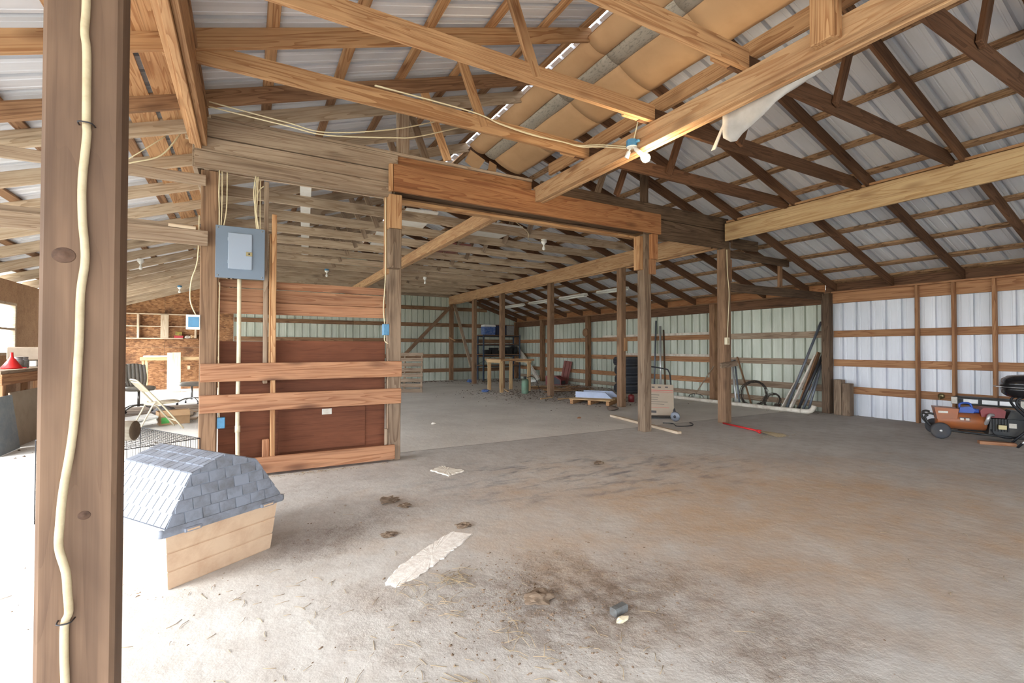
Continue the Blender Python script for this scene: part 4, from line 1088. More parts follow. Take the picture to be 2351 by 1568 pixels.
MAT['cylgreen'] = plain('worn_green_paint', srgb(104, 134, 112), 0.5, 0.2, dirt=0.55, dirt_col=srgb(96, 76, 64), scale=6)
cy_ = thing('gas_cylinder', 'small worn green gas cylinder beside the pine table frame', 'cylinder', (6.50, 10.95, 0))
lathe('tank', [(0.085, 0.0), (0.095, 0.01), (0.097, 0.03), (0.097, 0.33), (0.09, 0.365), (0.06, 0.39), (0.03, 0.395)], MAT['cylgreen'], cy_, T(6.50, 10.95, 0), 20)
lathe('valve', [(0.03, 0.39), (0.025, 0.43), (0.035, 0.435), (0.035, 0.45), (0.0, 0.455)], MAT['darksteel'], cy_, T(6.50, 10.95, 0), 12)
tube('hose', [(6.53, 10.93, 0.42), (6.68, 10.88, 0.45), (6.80, 10.85, 0.33), (6.86, 10.8, 0.1), (6.90, 10.78, 0.012)], 0.008, MAT['blackiron'], cy_, n=6)

MAT['bluesteel'] = plain('blue_grey_rack_steel', srgb(66, 78, 98), 0.5, 0.3, dirt=0.4, dirt_col=srgb(60, 50, 44), scale=10)
rk = thing('shelf_rack', 'dark steel shelf rack in the back corner loaded with clutter', 'shelf', (8.5, 16.3, 0))
for x in (7.72, 9.28):
    for y in (16.05, 16.55): post('upright', x, y, 0.0, 1.72, 0.05, 0.05, MAT['bluesteel'], rk)
for z in (0.56, 0.97, 1.36, 1.70):
    box('shelf_board', (8.5, 16.3, z), (1.62, 0.54, 0.03), MAT['brown'], rk)
    for y in (16.04, 16.56): box('shelf_rail', (8.5, y, z-0.03), (1.62, 0.02, 0.05), MAT['darksteel'], rk)
tube('cross_brace', [(7.74, 16.58, 0.6), (9.26, 16.58, 1.3)], 0.008, MAT['darksteel'], rk, n=5, sub=1)
def crate_box(name, lab, cat, loc, size, mat, rz=0.0, lid=None, handle=None):
    t = thing(name, lab, cat, (loc[0], loc[1], loc[2]), rz)
    M = wm(t)
    v, f = loft([[(-size[0]/2*s_, -size[1]/2*s_, z) for s_ in (1,)][:0] + [(sx*size[0]/2*g_, sy*size[1]/2*g_, z) for sx, sy in ((-1, -1), (1, -1), (1, 1), (-1, 1))] for z, g_ in ((0.0, 0.94), (0.01, 0.96), (size[2]*0.78, 1.0), (size[2]*0.80, 1.0))])
    link('bin_body', mesh('bin', v, f), mat, t, M)
    v, f = loft([[(sx*size[0]/2*g_, sy*size[1]/2*g_, z) for sx, sy in ((-1, -1), (1, -1), (1, 1), (-1, 1))] for z, g_ in ((size[2]*0.80, 1.03), (size[2]*0.90, 1.03), (size[2], 0.97))])
    link('bin_lid', mesh('lid', v, f), lid or mat, t, M)
    return t
MAT['bluetub'] = plain('blue_package', srgb(70, 100, 160), 0.4, dirt=0.4, dirt_col=srgb(180, 186, 200), scale=16)
MAT['darktub'] = plain('dark_blue_tub', srgb(48, 54, 80), 0.45, dirt=0.3, scale=8)
MAT['greypack'] = plain('grey_patterned_pack', srgb(150, 146, 142), 0.6, dirt=0.7, dirt_col=srgb(70, 68, 70), scale=40)
crate_box('storage_tub', 'blue and white package on the top rack shelf', 'tub', (8.02, 16.25, 1.716), (0.46, 0.3, 0.38), MAT['bluetub'], 0, MAT['white'])
crate_box('storage_tub', 'dark blue tub on the top rack shelf', 'tub', (8.50, 16.27, 1.716), (0.40, 0.34, 0.36), MAT['darktub'])
crate_box('storage_tub', 'grey speckled sack-like pack on the top rack shelf', 'tub', (8.90, 16.25, 1.716), (0.32, 0.3, 0.36), MAT['greypack'])
MAT['blackplastic'] = plain('black_plastic', srgb(38, 38, 40), 0.5, dirt=0.3, dirt_col=srgb(80, 74, 68), scale=10)
for i, (x, w_, h_) in enumerate(((7.95, 0.22, 0.16), (8.25, 0.28, 0.24), (8.6, 0.2, 0.14), (8.86, 0.26, 0.26), (9.14, 0.14, 0.3))):
    crate_box('tool_case', ('low black case at the left end of the middle rack shelf', 'taller black case second along the middle rack shelf', 'small black case in the middle of the rack shelf', 'wide black case toward the right of the middle rack shelf', 'narrow upright black case at the right end of the middle rack shelf')[i],
              'case', (x, 16.25, 0.986), (w_, 0.26, h_), MAT['blackplastic'], 0.05*i)

def lean(name, lab, cat, p0, p1, wd, th, mat, up=(1, 0, 0), group=None):
    o = board(name, p0, p1, wd, th, mat, None, up, 0.002); return tag(o, lab, cat, group)
def pipe(name, lab, cat, p0, p1, r, mat, n=10):
    t = tubes(name, [[p0, p1]], r, mat, None, n); return tag(t, lab, cat)
MAT['aluminium'] = plain('dull_aluminium', srgb(200, 200, 200), 0.4, 0.6, dirt=0.3, dirt_col=srgb(140, 134, 128), scale=8)
MAT['pipegrey'] = plain('grey_pipe', srgb(112, 118, 128), 0.45, 0.4, dirt=0.4, dirt_col=srgb(96, 80, 70), scale=10)
MAT['oldwhite'] = plain('peeling_white_paint', srgb(218, 210, 196), 0.6, dirt=0.5, dirt_col=srgb(138, 110, 84), scale=7)
g = thing('gutter', 'white gutter length leaning across the metal rack', 'gutter', (9.3, 15.5, 0))
M, L = frame((9.36, 14.80, 0.045), (9.44, 16.64, 1.33), (1, 0, 0))
v = []; f = []
pr = [(-0.06, 0.05), (-0.06, -0.02), (-0.04, -0.03), (0.04, -0.03), (0.06, 0.0), (0.06, 0.05)]
for xx in (-L/2, L/2): v += [(xx, a, b) for a, b in pr]
for i in range(5): f.append([i, i+1, i+7, i+6])
o = link('gutter_channel', mesh('gutter', v, f), MAT['oldwhite'], g, M); md = o.modifiers.new('t', 'SOLIDIFY'); md.thickness = 0.004
tube('gutter_bead', [M @ Vector((-L/2, 0.06, 0.05)), M @ Vector((L/2, 0.06, 0.05))], 0.008, MAT['oldwhite'], g, n=6, sub=1)
# red offcut of ribbed sheet
me = sheet_mesh(0.46, 0, 0.78); o = link('metal_offcut', me, MAT['redmetal'], None, T(9.435, 13.55, 0.024, R(-12), R(3), R(-90))); tag(o, 'faded red ribbed metal offcut leaning on the right wall', 'metal sheet')
md = o.modifiers.new('t', 'SOLIDIFY'); md.thickness = 0.003
# red heater
MAT['heatred'] = plain('dark_red_enamel', srgb(130, 38, 40), 0.4, dirt=0.4, dirt_col=srgb(70, 40, 36), scale=8)
ht = thing('space_heater', 'dark red box heater on the floor beside the red metal offcut', 'heater', (8.95, 13.1, 0), R(-60))
HM = wm(ht)
prism('heater_case', [(-0.28, 0.0), (0.28, 0.0), (0.28, 0.18), (0.10, 0.30), (-0.28, 0.30)], -0.17, 0.17, MAT['heatred'], ht, HM)
prism('heater_window', [(-0.02, 0.03), (0.25, 0.03), (0.25, 0.16), (0.08, 0.26), (-0.02, 0.26)], -0.178, -0.168, MAT['darksteel'], ht, HM)
prism('heater_grille', [(0.285, 0.03), (0.295, 0.03), (0.295, 0.15), (0.285, 0.15)], -0.13, 0.13, MAT['blackplastic'], ht, HM)

# tires
MAT['rubber'] = plain('black_tyre_rubber', srgb(58, 60, 66), 0.7, dirt=0.5, dirt_col=srgb(86, 78, 70), scale=5, bump=0.2)
MAT['tread'] = plain('dark_tyre_tread', srgb(44, 46, 52), 0.8)
tl = ['lowest dusty tire of the stack by the right wall', 'second tire up in the stack by the right wall', 'third tire up in the stack by the right wall', 'topmost tire of the stack by the right wall']
for i in range(4):
    z = 0.245*i; dx = (0.0, 0.03, 0.02, -0.02)[i]
    t = thing('tire', tl[i], 'tire', (9.12+dx, 9.86, z+0.003), 0.4*i)
    lathe('carcass', [(0.20, 0.03), (0.24, 0.005), (0.31, 0.0), (0.345, 0.02), (0.362, 0.05), (0.366, 0.12), (0.362, 0.19), (0.345, 0.22), (0.31, 0.24), (0.24, 0.235), (0.20, 0.21), (0.205, 0.12), (0.20, 0.03)], MAT['rubber'], t, wm(t), 36)
    for zz in (0.075, 0.105, 0.135, 0.165):
        lathe('tread_rib', [(0.364, zz-0.011), (0.373, zz-0.009), (0.373, zz+0.009), (0.364, zz+0.011)], MAT['tread'], t, wm(t), 36)

# floor pallet with two pale panels
pa = thing('pallet', 'low pine pallet on the floor carrying two pale blue panels', 'pallet', (6.8, 8.35, 0), R(33))
PM = wm(pa)
for y in (-0.40, 0.40): link('stringer', boxmesh(0.98, 0.07, 0.09), MAT['fresh'], pa, PM @ T(0, y, 0.045))
link('stringer', boxmesh(0.98, 0.07, 0.09), MAT['fresh'], pa, PM @ T(0, 0, 0.045))
for x in (-0.43, -0.26, -0.08, 0.10, 0.28, 0.43): link('deck_board', boxmesh(0.92, 0.11, 0.024), MAT['yellow'], pa, PM @ T(x, 0, 0.103, 0, 0, R(90)))
MAT['paleblue'] = plain('pale_blue_enamel', srgb(176, 188, 214), 0.4, dirt=0.2, scale=6)
for i, (x, y) in enumerate(((6.68, 8.30), (7.02, 8.45))):
    t = thing('appliance_panel', ('pale blue folded metal panel nearest the pallet edge', 'pale blue metal panel with dark inside farther on the pallet')[i], 'panel', (x, y, 0.116), R(-52))
    M = wm(t)
    prism('panel_shell', [(-0.40, 0.0), (0.40, 0.0), (0.26, 0.13), (-0.40, 0.13)], -0.02, 0.02, MAT['paleblue'], t, M)
    prism('panel_flange', [(-0.40, 0.002), (0.40, 0.002), (0.40, 0.016), (-0.40, 0.016)], 0.02, 0.12, MAT['blackplastic' if i else 'paleblue'], t, M)
t = thing('fuel_can', 'small red can beside the rear post near the tires', 'can', (7.60, 8.10, 0))
lathe('can_body', [(0.06, 0.0), (0.07, 0.01), (0.07, 0.13), (0.055, 0.16), (0.02, 0.17)], MAT['heatred'], t, wm(t), 16)
lathe('can_spout', [(0.02, 0.165), (0.016, 0.20), (0.02, 0.205), (0.0, 0.21)], MAT['blackplastic'], t, wm(t), 10)

# upright pallet at the left of the rear bay
pa = thing('pallet', 'upright weathered pallet leaning left of the rear bay floor', 'pallet', (3.72, 12.7, 0), R(-25))
PM = wm(pa) @ T(0, 0, 0, R(-9))
for x in (-0.46, 0.0, 0.46): link('stringer', boxmesh(1.08, 0.09, 0.04), MAT['gray'], pa, PM @ T(x, 0.07, 0.54, 0, R(90)))
for i in range(8): link('deck_board', boxmesh(1.0, 0.022, 0.095), MAT['gray'], pa, PM @ T(0, 0.014, 0.05+i*0.142))

# ------------------------------------------------------------------ along the right wall
# hand truck carrying a printed cardboard sign
MAT['signcard'] = plain('greyish_card', srgb(168, 152, 134), 0.8, dirt=0.3, dirt_col=srgb(160, 140, 120), scale=6)
MAT['redink'] = plain('faded_red_ink', srgb(196, 96, 86), 0.7)
MAT['ink'] = plain('dark_grey_ink', srgb(84, 80, 78), 0.7)
tk = thing('hand_truck', 'small black folding hand truck with a printed cardboard panel behind the worn post', 'hand truck', (6.32, 6.02, 0), R(-33))
KM = wm(tk) @ T(0, 0, 0.05, R(-9))
tube('frame_tube', [KM @ Vector(p) for p in ((-0.20, 0, 0.0), (-0.20, 0, 0.62), (-0.17, 0, 0.80), (-0.12, 0, 0.84), (0.12, 0, 0.80), (0.17, 0, 0.77), (0.20, 0, 0.62), (0.20, 0, 0.0))], 0.012, MAT['blackiron'], tk, n=8, sub=4)
tube('axle', [KM @ Vector((-0.24, 0.02, 0.02)), KM @ Vector((0.24, 0.02, 0.02))], 0.009, MAT['darksteel'], tk, n=8, sub=1)
link('toe_plate', boxmesh(0.40, 0.20, 0.012), MAT['blackiron'], tk, KM @ T(0, -0.10, -0.03, R(9)))
pn = link('card_panel', boxmesh(0.43, 0.012, 0.55, 0.002), MAT['signcard'], tk, KM @ T(0.02, -0.022, 0.25, 0, R(2)))
for z, h_, w_, m_ in ((0.50, 0.012, 0.40, 'redink'), (0.47, 0.006, 0.40, 'redink'), (0.42, 0.008, 0.16, 'ink'), (0.38, 0.006, 0.14, 'ink'), (0.345, 0.006, 0.13, 'ink'), (0.30, 0.007, 0.3, 'ink'), (0.26, 0.006, 0.24, 'ink'), (0.20, 0.006, 0.32, 'redink'), (0.13, 0.04, 0.10, 'ink')):
    link('print_line', boxmesh(w_, 0.002, h_, 0.0005), MAT[m_], pn, KM @ T(-0.18+w_/2+0.01, -0.0292, z-0.08, 0, R(2)))
for x in (-0.11, 0.0, 0.12): link('print_mark', boxmesh(0.05, 0.002, 0.022, 0.0005), MAT['ink'], pn, KM @ T(x, -0.0292, 0.475, 0, R(2)))
for sx in (-1, 1):
    lathe('wheel', [(0.0, -0.018), (0.03, -0.02), (0.075, -0.02), (0.085, -0.01), (0.085, 0.01), (0.075, 0.02), (0.03, 0.02), (0.0, 0.018)], MAT['rubber'], tk, KM @ T(sx*0.235, 0.03, 0.035, 0, R(90)), 20)
t = thing('wheel_disc', 'grey metal wheel disc standing on edge beside the hand truck', 'wheel', (6.18, 5.56, 0), R(20))
lathe('disc', [(0.0, -0.02), (0.03, -0.024), (0.055, -0.012), (0.075, -0.015), (0.082, 0.0), (0.075, 0.015), (0.0, 0.02)], MAT['pipegrey'], t, wm(t) @ T(0, 0, 0.083, 0, R(90)), 22)
lathe('hub', [(0.0, -0.034), (0.02, -0.032), (0.024, -0.02)], MAT['darksteel'], t, wm(t) @ T(0, 0, 0.083, 0, R(90)), 12)
o = lean('floor_plank', 'splintered pale plank lying on the floor past the worn post', 'plank', (5.62, 6.48, 0.022), (5.33, 4.72, 0.018), 0.07, 0.035, MAT['white_wood'], (1, 0, 0))
tag(tube('power_lead', [(5.85, 5.52, 0.008), (5.95, 5.40, 0.008), (5.80, 5.18, 0.008), (6.05, 5.12, 0.008), (6.22, 5.25, 0.008), (6.25, 5.33, 0.008)], 0.007, MAT['blackiron'], None, n=6), 'black power lead curled on the floor beside the pale plank', 'cable')

# pitchfork
pf = thing('pitchfork', 'bow-headed pitchfork leaning against the right wall post', 'pitchfork', (9.2, 7.75, 0))
tube('handle', [(9.25, 7.72, 0.13), (9.443, 7.36, 0.80)], 0.014, MAT['gray'], pf, n=8, sub=1)
tube('fork_bow', [(9.06, 7.74, 0.012), (9.09, 7.76, 0.10), (9.16, 7.75, 0.135), (9.25, 7.72, 0.14), (9.32, 7.68, 0.13), (9.38, 7.62, 0.09), (9.36, 7.58, 0.012)], 0.008, MAT['darksteel'], pf, n=6)
for i, a in enumerate((0.3, 0.55)): tube('tine', [(9.06+0.3*a, 7.75-0.05*a, 0.13), (9.08+0.25*a, 7.74, 0.05), (9.06+0.2*a, 7.72, 0.012)], 0.006, MAT['darksteel'], pf, n=6)

pipe('metal_pole', 'grey pole leaning on the right wall behind the worn post', 'pole', (9.28, 9.05, 0.01), (9.617, 9.3, 1.95), 0.022, MAT['pipegrey'])
pipe('metal_pole', 'pale aluminium pole leaning beside the grey pole behind the worn post', 'pole', (9.30, 8.84, 0.01), (9.613, 9.15, 1.80), 0.026, MAT['aluminium'])
lean('board_strip', 'thin dark strip leaning with the poles behind the worn post', 'strip', (9.32, 8.70, 0.01), (9.600, 9.02, 1.7), 0.05, 0.015, MAT['darkgray'])
pipe('metal_pole', 'first of two grey tubes leaning behind the outlet post', 'pole', (9.22, 6.62, 0.01), (9.580, 6.98, 0.95), 0.022, MAT['aluminium'])
pipe('metal_pole', 'second grey tube leaning beside the first behind the outlet post', 'pole', (9.22, 6.54, 0.01), (9.582, 6.92, 0.95), 0.020, MAT['pipegrey'])
lean('board_strip', 'brown wood strip leaning over the wire coils', 'strip', (9.44, 6.42, 0.01), (9.578, 6.85, 1.02), 0.04, 0.02, MAT['brown'])

# coils of fence wire
def coil(lab, c_, rx, rz, tilt, n, seed, yaw=0.0):
    rn = random.Random(seed); t = thing('wire_coil', lab, 'wire coil', (c_[0], c_[1], 0))
    M = T(*c_, 0, 0, yaw) @ Euler((0, tilt, 0)).to_matrix().to_4x4()
    for b_ in range(5):
        paths = []
        for i in range(n//5):
            a0 = rn.uniform(0, 6.28); e1, e2 = rn.uniform(0.86, 1.03), rn.uniform(0.86, 1.03); ox = rn.uniform(-0.035, 0.035); k1, k2 = rn.uniform(0, 6), rn.uniform(0.01, 0.03)
            paths.append([(ox+k2*math.sin(3*a+k1), rx*e1*math.cos(a), rz*e2*math.sin(a)+0.008*math.sin(7*a+k1)) for a in [a0+6.6*q/40 for q in range(41)]])
        tubes('wire_strand', paths, 0.003, MAT['wire'], t, n=4, M=M)
    return t
MAT['wire'] = plain('rusty_fence_wire', srgb(78, 70, 64), 0.6, 0.5)
coil('large loose coil of fence wire leaning on the right wall', (9.26, 6.25, 0.27), 0.30, 0.27, R(14), 20, 3)
coil('smaller tangled coil of fence wire beside the large coil', (9.18, 5.80, 0.17), 0.16, 0.16, R(30), 15, 5)

ds = thing('downspout', 'long white downspout lying on the floor along the right wall', 'downspout', (9.15, 6.5, 0))
tube('spout', [(8.98, 8.6, 0.045), (8.97, 7.6, 0.045), (8.96, 6.7, 0.045), (9.0, 5.6, 0.045), (9.04, 5.1, 0.045)], 0.042, MAT['oldwhite'], ds, n=10, sub=2)
tube('elbow', [(9.036, 5.15, 0.045), (9.045, 5.02, 0.048), (9.07, 4.96, 0.09), (9.09, 4.94, 0.16)], 0.045, MAT['oldwhite'], ds, n=10, sub=3)
t = thing('paint_can', 'rusty can lying on its side behind the white downspout', 'can', (9.30, 5.82, 0))
lathe('can_body', [(0.0, 0.0), (0.05, 0.0), (0.052, 0.005), (0.052, 0.11), (0.047, 0.112)], MAT['rust'] if 'rust' in MAT else plain('rusty_can', srgb(96, 66, 50), 0.7, 0.3, dirt=0.5, scale=12), t, T(9.30, 5.82, 0.053, R(90), 0, R(25)), 16)
lathe('can_rim', [(0.05, 0.108), (0.056, 0.108), (0.056, 0.116), (0.05, 0.116)], MAT['steel'], t, T(9.30, 5.82, 0.053, R(90), 0, R(25)), 16)

lean('painted_board', 'peeling white board leaning left of the long grey pipe', 'board', (9.22, 5.62, 0.02), (9.553, 5.33, 0.92), 0.10, 0.02, MAT['oldwhite'])
pipe('metal_pole', 'long grey pipe leaning to the top of the wall in the corner stack', 'pipe', (9.18, 5.52, 0.01), (9.607, 5.08, 1.72), 0.023, MAT['pipegrey'])
lean('painted_board', 'tan peeling board leaning in the corner stack', 'board', (9.2, 5.45, 0.02), (9.562, 5.16, 1.08), 0.09, 0.03, MAT['oldwhite'])
lean('painted_board', 'brown edged board leaning behind the tan one in the corner stack', 'board', (9.34, 5.38, 0.02), (9.56, 5.10, 1.14), 0.10, 0.025, MAT['brown'])
pipe('metal_pole', 'dark thick pipe leaning beside the brown edged board', 'pipe', (9.2, 5.31, 0.01), (9.592, 5.03, 1.12), 0.026, MAT['darksteel'])
pipe('metal_pole', 'grey pipe second from the dark wall post', 'pipe', (9.2, 5.22, 0.01), (9.580, 5.05, 0.92), 0.022, MAT['pipegrey'])
pipe('metal_pole', 'short grey pipe nearest the dark wall post', 'pipe', (9.22, 5.12, 0.02), (9.44, 5.02, 0.80), 0.020, MAT['pipegrey'])
for (x, y, z, w_), lab in (((9.49, 4.71, 0.64, 0.13), 'taller short weathered timber stub against the white wall'), ((9.47, 4.56, 0.58, 0.13), 'shorter weathered timber stub against the white wall')):
    tag(post('timber_stub', x, y, 0, z, 0.14, w_, MAT['postgray']), lab, 'timber')

# broom lying on the floor
MAT['redhandle'] = plain('red_painted_handle', srgb(196, 42, 44), 0.4)
MAT['straw'] = plain('dry_straw', srgb(150, 132, 104), 0.8, var=0.3)
br = thing('broom', 'broom with a red handle lying on the floor beside the outlet post', 'broom', (6.5, 4.6, 0))
tube('handle', [(6.64, 5.00, 0.018), (6.38, 4.22, 0.03)], 0.014, MAT['redhandle'], br, n=8, sub=1)
rn = random.Random(4); paths = []
for i in range(70):
    a = rn.uniform(-0.09, 0.09); z = rn.uniform(0.006, 0.035)
    paths.append([(6.385+a*0.15, 4.24, 0.03), (6.37+a*0.7, 4.08, 0.02+z*0.5), (6.38+a*1.1+rn.uniform(-.02, .02), 3.90+rn.uniform(-0.04, 0.05), z*0.7)])
o = tubes('bristles', paths, 0.0025, MAT['straw'], br, n=4); stuff(o)
lathe('ferrule', [(0.016, 0.0), (0.02, 0.02), (0.028, 0.08), (0.02, 0.09)], MAT['redhandle'], br, Matrix.Translation((6.40, 4.28, 0.03)) @ Vector((-0.26, -0.78, -0.05)).to_track_quat('Z', 'Y').to_matrix().to_4x4(), 10)

# strips and clock on the right wall
lean('trim_strip', 'upper white trim strip resting on the wall girt of the right aisle', 'strip', (9.616, 7.5, 1.572), (9.616, 11.5, 1.572), 0.06, 0.015, MAT['oldwhite'], (0, 0, 1))
lean('trim_strip', 'lower white trim strip resting on the middle wall girt of the right aisle', 'strip', (9.616, 7.5, 1.040), (9.616, 10.9, 1.040), 0.06, 0.015, MAT['oldwhite'], (0, 0, 1))
t = thing('wall_clock', 'round dark clock hanging on a right wall post', 'clock', (9.44, 12.1, 1.70))
lathe('clock_case', [(0.0, -0.02), (0.12, -0.02), (0.135, 0.0), (0.13, 0.03), (0.115, 0.035)], MAT['brown'], t, T(9.43, 12.1, 1.71, 0, R(-90)), 24)
lathe('clock_face', [(0.0, 0.03), (0.115, 0.03)], MAT['darksteel'], t, T(9.43, 12.1, 1.71, 0, R(-90)), 24)
for a, l_ in ((0.6, 0.07), (2.4, 0.095)): link('clock_hand', boxmesh(l_, 0.004, 0.008, 0.001), MAT['brass'], t, T(9.395, 12.1, 1.71) @ Euler((a, 0, 0)).to_matrix().to_4x4() @ T(0, l_/2, 0, 0, 0, R(90)))

# ------------------------------------------------------------------ generator group by the white wall
MAT['genorange'] = plain('orange_brown_enamel', srgb(160, 92, 52), 0.4, dirt=0.5, dirt_col=srgb(120, 84, 60), scale=6)
MAT['engine'] = plain('sooty_engine_black', srgb(44, 46, 48), 0.5, 0.3, dirt=0.5, dirt_col=srgb(86, 80, 72), scale=9)
MAT['decal'] = plain('pale_decal', srgb(214, 208, 196), 0.5, dirt=0.3, dirt_col=srgb(120, 110, 100), scale=30)
gn = thing('generator', 'orange portable generator on two wheels against the white metal wall', 'generator', (8.55, 2.55, 0), R(-63))
G = wm(gn)     # local x runs along the machine to the right, y away to the wall
tube('frame_rail', [G @ Vector(p) for p in ((-0.52, -0.16, 0.30), (-0.55, -0.16, 0.26), (-0.48, -0.16, 0.15), (-0.30, -0.16, 0.11), (0.50, -0.16, 0.06), (0.62, -0.16, 0.03))], 0.014, MAT['engine'], gn, n=8, sub=4)
tube('frame_rail', [G @ Vector(p) for p in ((-0.52, 0.16, 0.30), (-0.55, 0.16, 0.26), (-0.48, 0.16, 0.15), (-0.30, 0.16, 0.11), (0.50, 0.16, 0.06), (0.62, 0.16, 0.03))], 0.014, MAT['engine'], gn, n=8, sub=4)
tube('push_handle', [G @ Vector(p) for p in ((-0.46, -0.16, 0.315), (-0.50, -0.16, 0.325), (-0.54, -0.14, 0.31), (-0.54, 0.14, 0.31), (-0.50, 0.16, 0.325), (-0.46, 0.16, 0.315))], 0.014, MAT['engine'], gn, n=8, sub=3)
for y in (-0.235, 0.235):
    lathe('wheel_tire', [(0.075, -0.028), (0.10, -0.035), (0.118, -0.028), (0.125, -0.01), (0.125, 0.01), (0.118, 0.028), (0.10, 0.035), (0.075, 0.028)], MAT['rubber'], gn, G @ T(-0.40, y, 0.108, R(90)) @ Matrix.Scale(0.86, 4), 24)
    wh = lathe('wheel_rim', [(0.0, 0.012), (0.02, 0.014), (0.06, 0.004), (0.078, 0.02), (0.082, 0.0), (0.078, -0.02), (0.06, -0.004), (0.0, -0.012)], MAT['pipegrey'], gn, G @ T(-0.40, y, 0.108, R(90)) @ Matrix.Scale(0.86, 4), 24)
    lathe('hub_cap', [(0.018, 0.012), (0.02, 0.03), (0.012, 0.034), (0.0, 0.034)], MAT['aluminium'], wh, G @ T(-0.40, y, 0.108, R(90)) @ Matrix.Scale(0.86, 4), 12)
lathe('alternator', [(0.0, -0.25), (0.105, -0.25), (0.115, -0.24), (0.115, 0.24), (0.10, 0.25), (0.0, 0.25)], MAT['genorange'], gn, G @ T(-0.17, -0.02, 0.235, 0, R(90)), 24)
prism('control_box', [(-0.45, 0.41), (-0.20, 0.40), (-0.22, 0.27), (-0.42, 0.25)], -0.14, 0.12, MAT['genorange'], gn, G)
link('decal', boxmesh(0.10, 0.002, 0.028, 0.0005), MAT['decal'], gn, G @ T(-0.36, -0.142, 0.35))
link('nameplate', boxmesh(0.11, 0.003, 0.05, 0.001), MAT['darksteel'], gn, G @ T(-0.14, -0.128, 0.265, R(-12)))
for dx in (-0.03, 0.025): link('nameplate_mark', boxmesh(0.035, 0.003, 0.028, 0.0005), MAT['decal'], gn, G @ T(-0.14+dx, -0.131, 0.268, R(-12)))
prism('engine_block', [(0.08, 0.08), (0.46, 0.08), (0.46, 0.26), (0.40, 0.30), (0.10, 0.30)], -0.15, 0.15, MAT['engine'], gn, G)
for i in range(6): link('cooling_fin', boxmesh(0.012, 0.28, 0.16, 0.002), MAT['engine'], gn, G @ T(0.12+i*0.028, -0.03, 0.22))
lathe('recoil_cover', [(0.0, 0.0), (0.06, 0.0), (0.12, -0.012), (0.13, -0.05), (0.13, -0.09)], MAT['engine'], gn, G @ T(0.50, 0.0, 0.20, 0, R(90)), 22)
prism('fuel_tank', [(0.02, 0.31), (0.24, 0.31), (0.25, 0.40), (0.21, 0.43), (0.04, 0.43), (0.01, 0.39)], -0.12, 0.13, MAT['heatred'], gn, G)
prism('air_cleaner', [(0.26, 0.30), (0.50, 0.30), (0.52, 0.39), (0.30, 0.41)], -0.11, 0.12, MAT['engine'], gn, G)
tube('exhaust', [G @ Vector(p) for p in ((0.06, -0.12, 0.22), (0.07, -0.17, 0.28), (0.09, -0.16, 0.34), (0.13, -0.12, 0.34))], 0.022, MAT['aluminium'], gn, n=8)
link('carburettor', boxmesh(0.08, 0.06, 0.06), MAT['brass'], gn, G @ T(0.20, -0.18, 0.20))
link('warning_label', boxmesh(0.08, 0.003, 0.06, 0.001), MAT['decal'], gn, G @ T(0.30, -0.152, 0.22))
tube('drip_hose', [G @ Vector(p) for p in ((0.10, -0.16, 0.16), (0.14, -0.2, 0.09), (0.26, -0.2, 0.06), (0.36, -0.17, 0.10))], 0.006, MAT['blackiron'], gn, n=6)
# blue blower resting on the generator
MAT['blueplastic'] = plain('bright_blue_plastic', srgb(44, 82, 170), 0.35, dirt=0.3, dirt_col=srgb(50, 60, 90), scale=8)
bl = thing('leaf_blower', 'bright blue handheld blower lying on the generator', 'blower', tuple(G @ Vector((-0.165, -0.02, 0.347))), R(-63))
B = wm(bl)
prism('blower_body', [(-0.025, 0.0), (0.12, 0.0), (0.135, 0.045), (0.09, 0.085), (-0.01, 0.07)], -0.045, 0.045, MAT['blueplastic'], bl, B)
tube('blower_handle', [B @ Vector(p) for p in ((-0.008, 0, 0.06), (-0.012, 0, 0.105), (0.03, 0, 0.128), (0.09, 0, 0.122), (0.115, 0, 0.065))], 0.013, MAT['blueplastic'], bl, n=8)
tube('blower_nozzle', [B @ Vector(p) for p in ((0.11, 0, 0.033), (0.15, -0.012, 0.030), (0.178, -0.02, 0.028))], [0.032]*6+[0.026]*7, MAT['blueplastic'], bl, n=12)
# old radio behind
rd = thing('radio', 'old silver and black radio unit on a crate behind the generator', 'radio', (9.28, 2.62, 0), R(-88))
Q = wm(rd)
link('stand_box', boxmesh(0.66, 0.22, 0.39), MAT['brown'], rd, Q @ T(0, 0, 0.196))
link('radio_body', boxmesh(0.80, 0.24, 0.11, 0.008), MAT['engine'], rd, Q @ T(0, 0, 0.447))
for x in (-0.36, 0.36): link('speaker_end', boxmesh(0.07, 0.01, 0.10, 0.003), MAT['decal'], rd, Q @ T(x, -0.123, 0.447))
for x in (-0.18, 0.02, 0.2): link('dial_panel', boxmesh(0.16, 0.006, 0.06, 0.002), MAT['aluminium'], rd, Q @ T(x, -0.122, 0.447))
for x in (-0.30, 0.30): lathe('knob', [(0.0, 0.02), (0.014, 0.018), (0.016, 0.0)], MAT['darksteel'], rd, Q @ T(x, -0.12, 0.45, R(90)), 12)
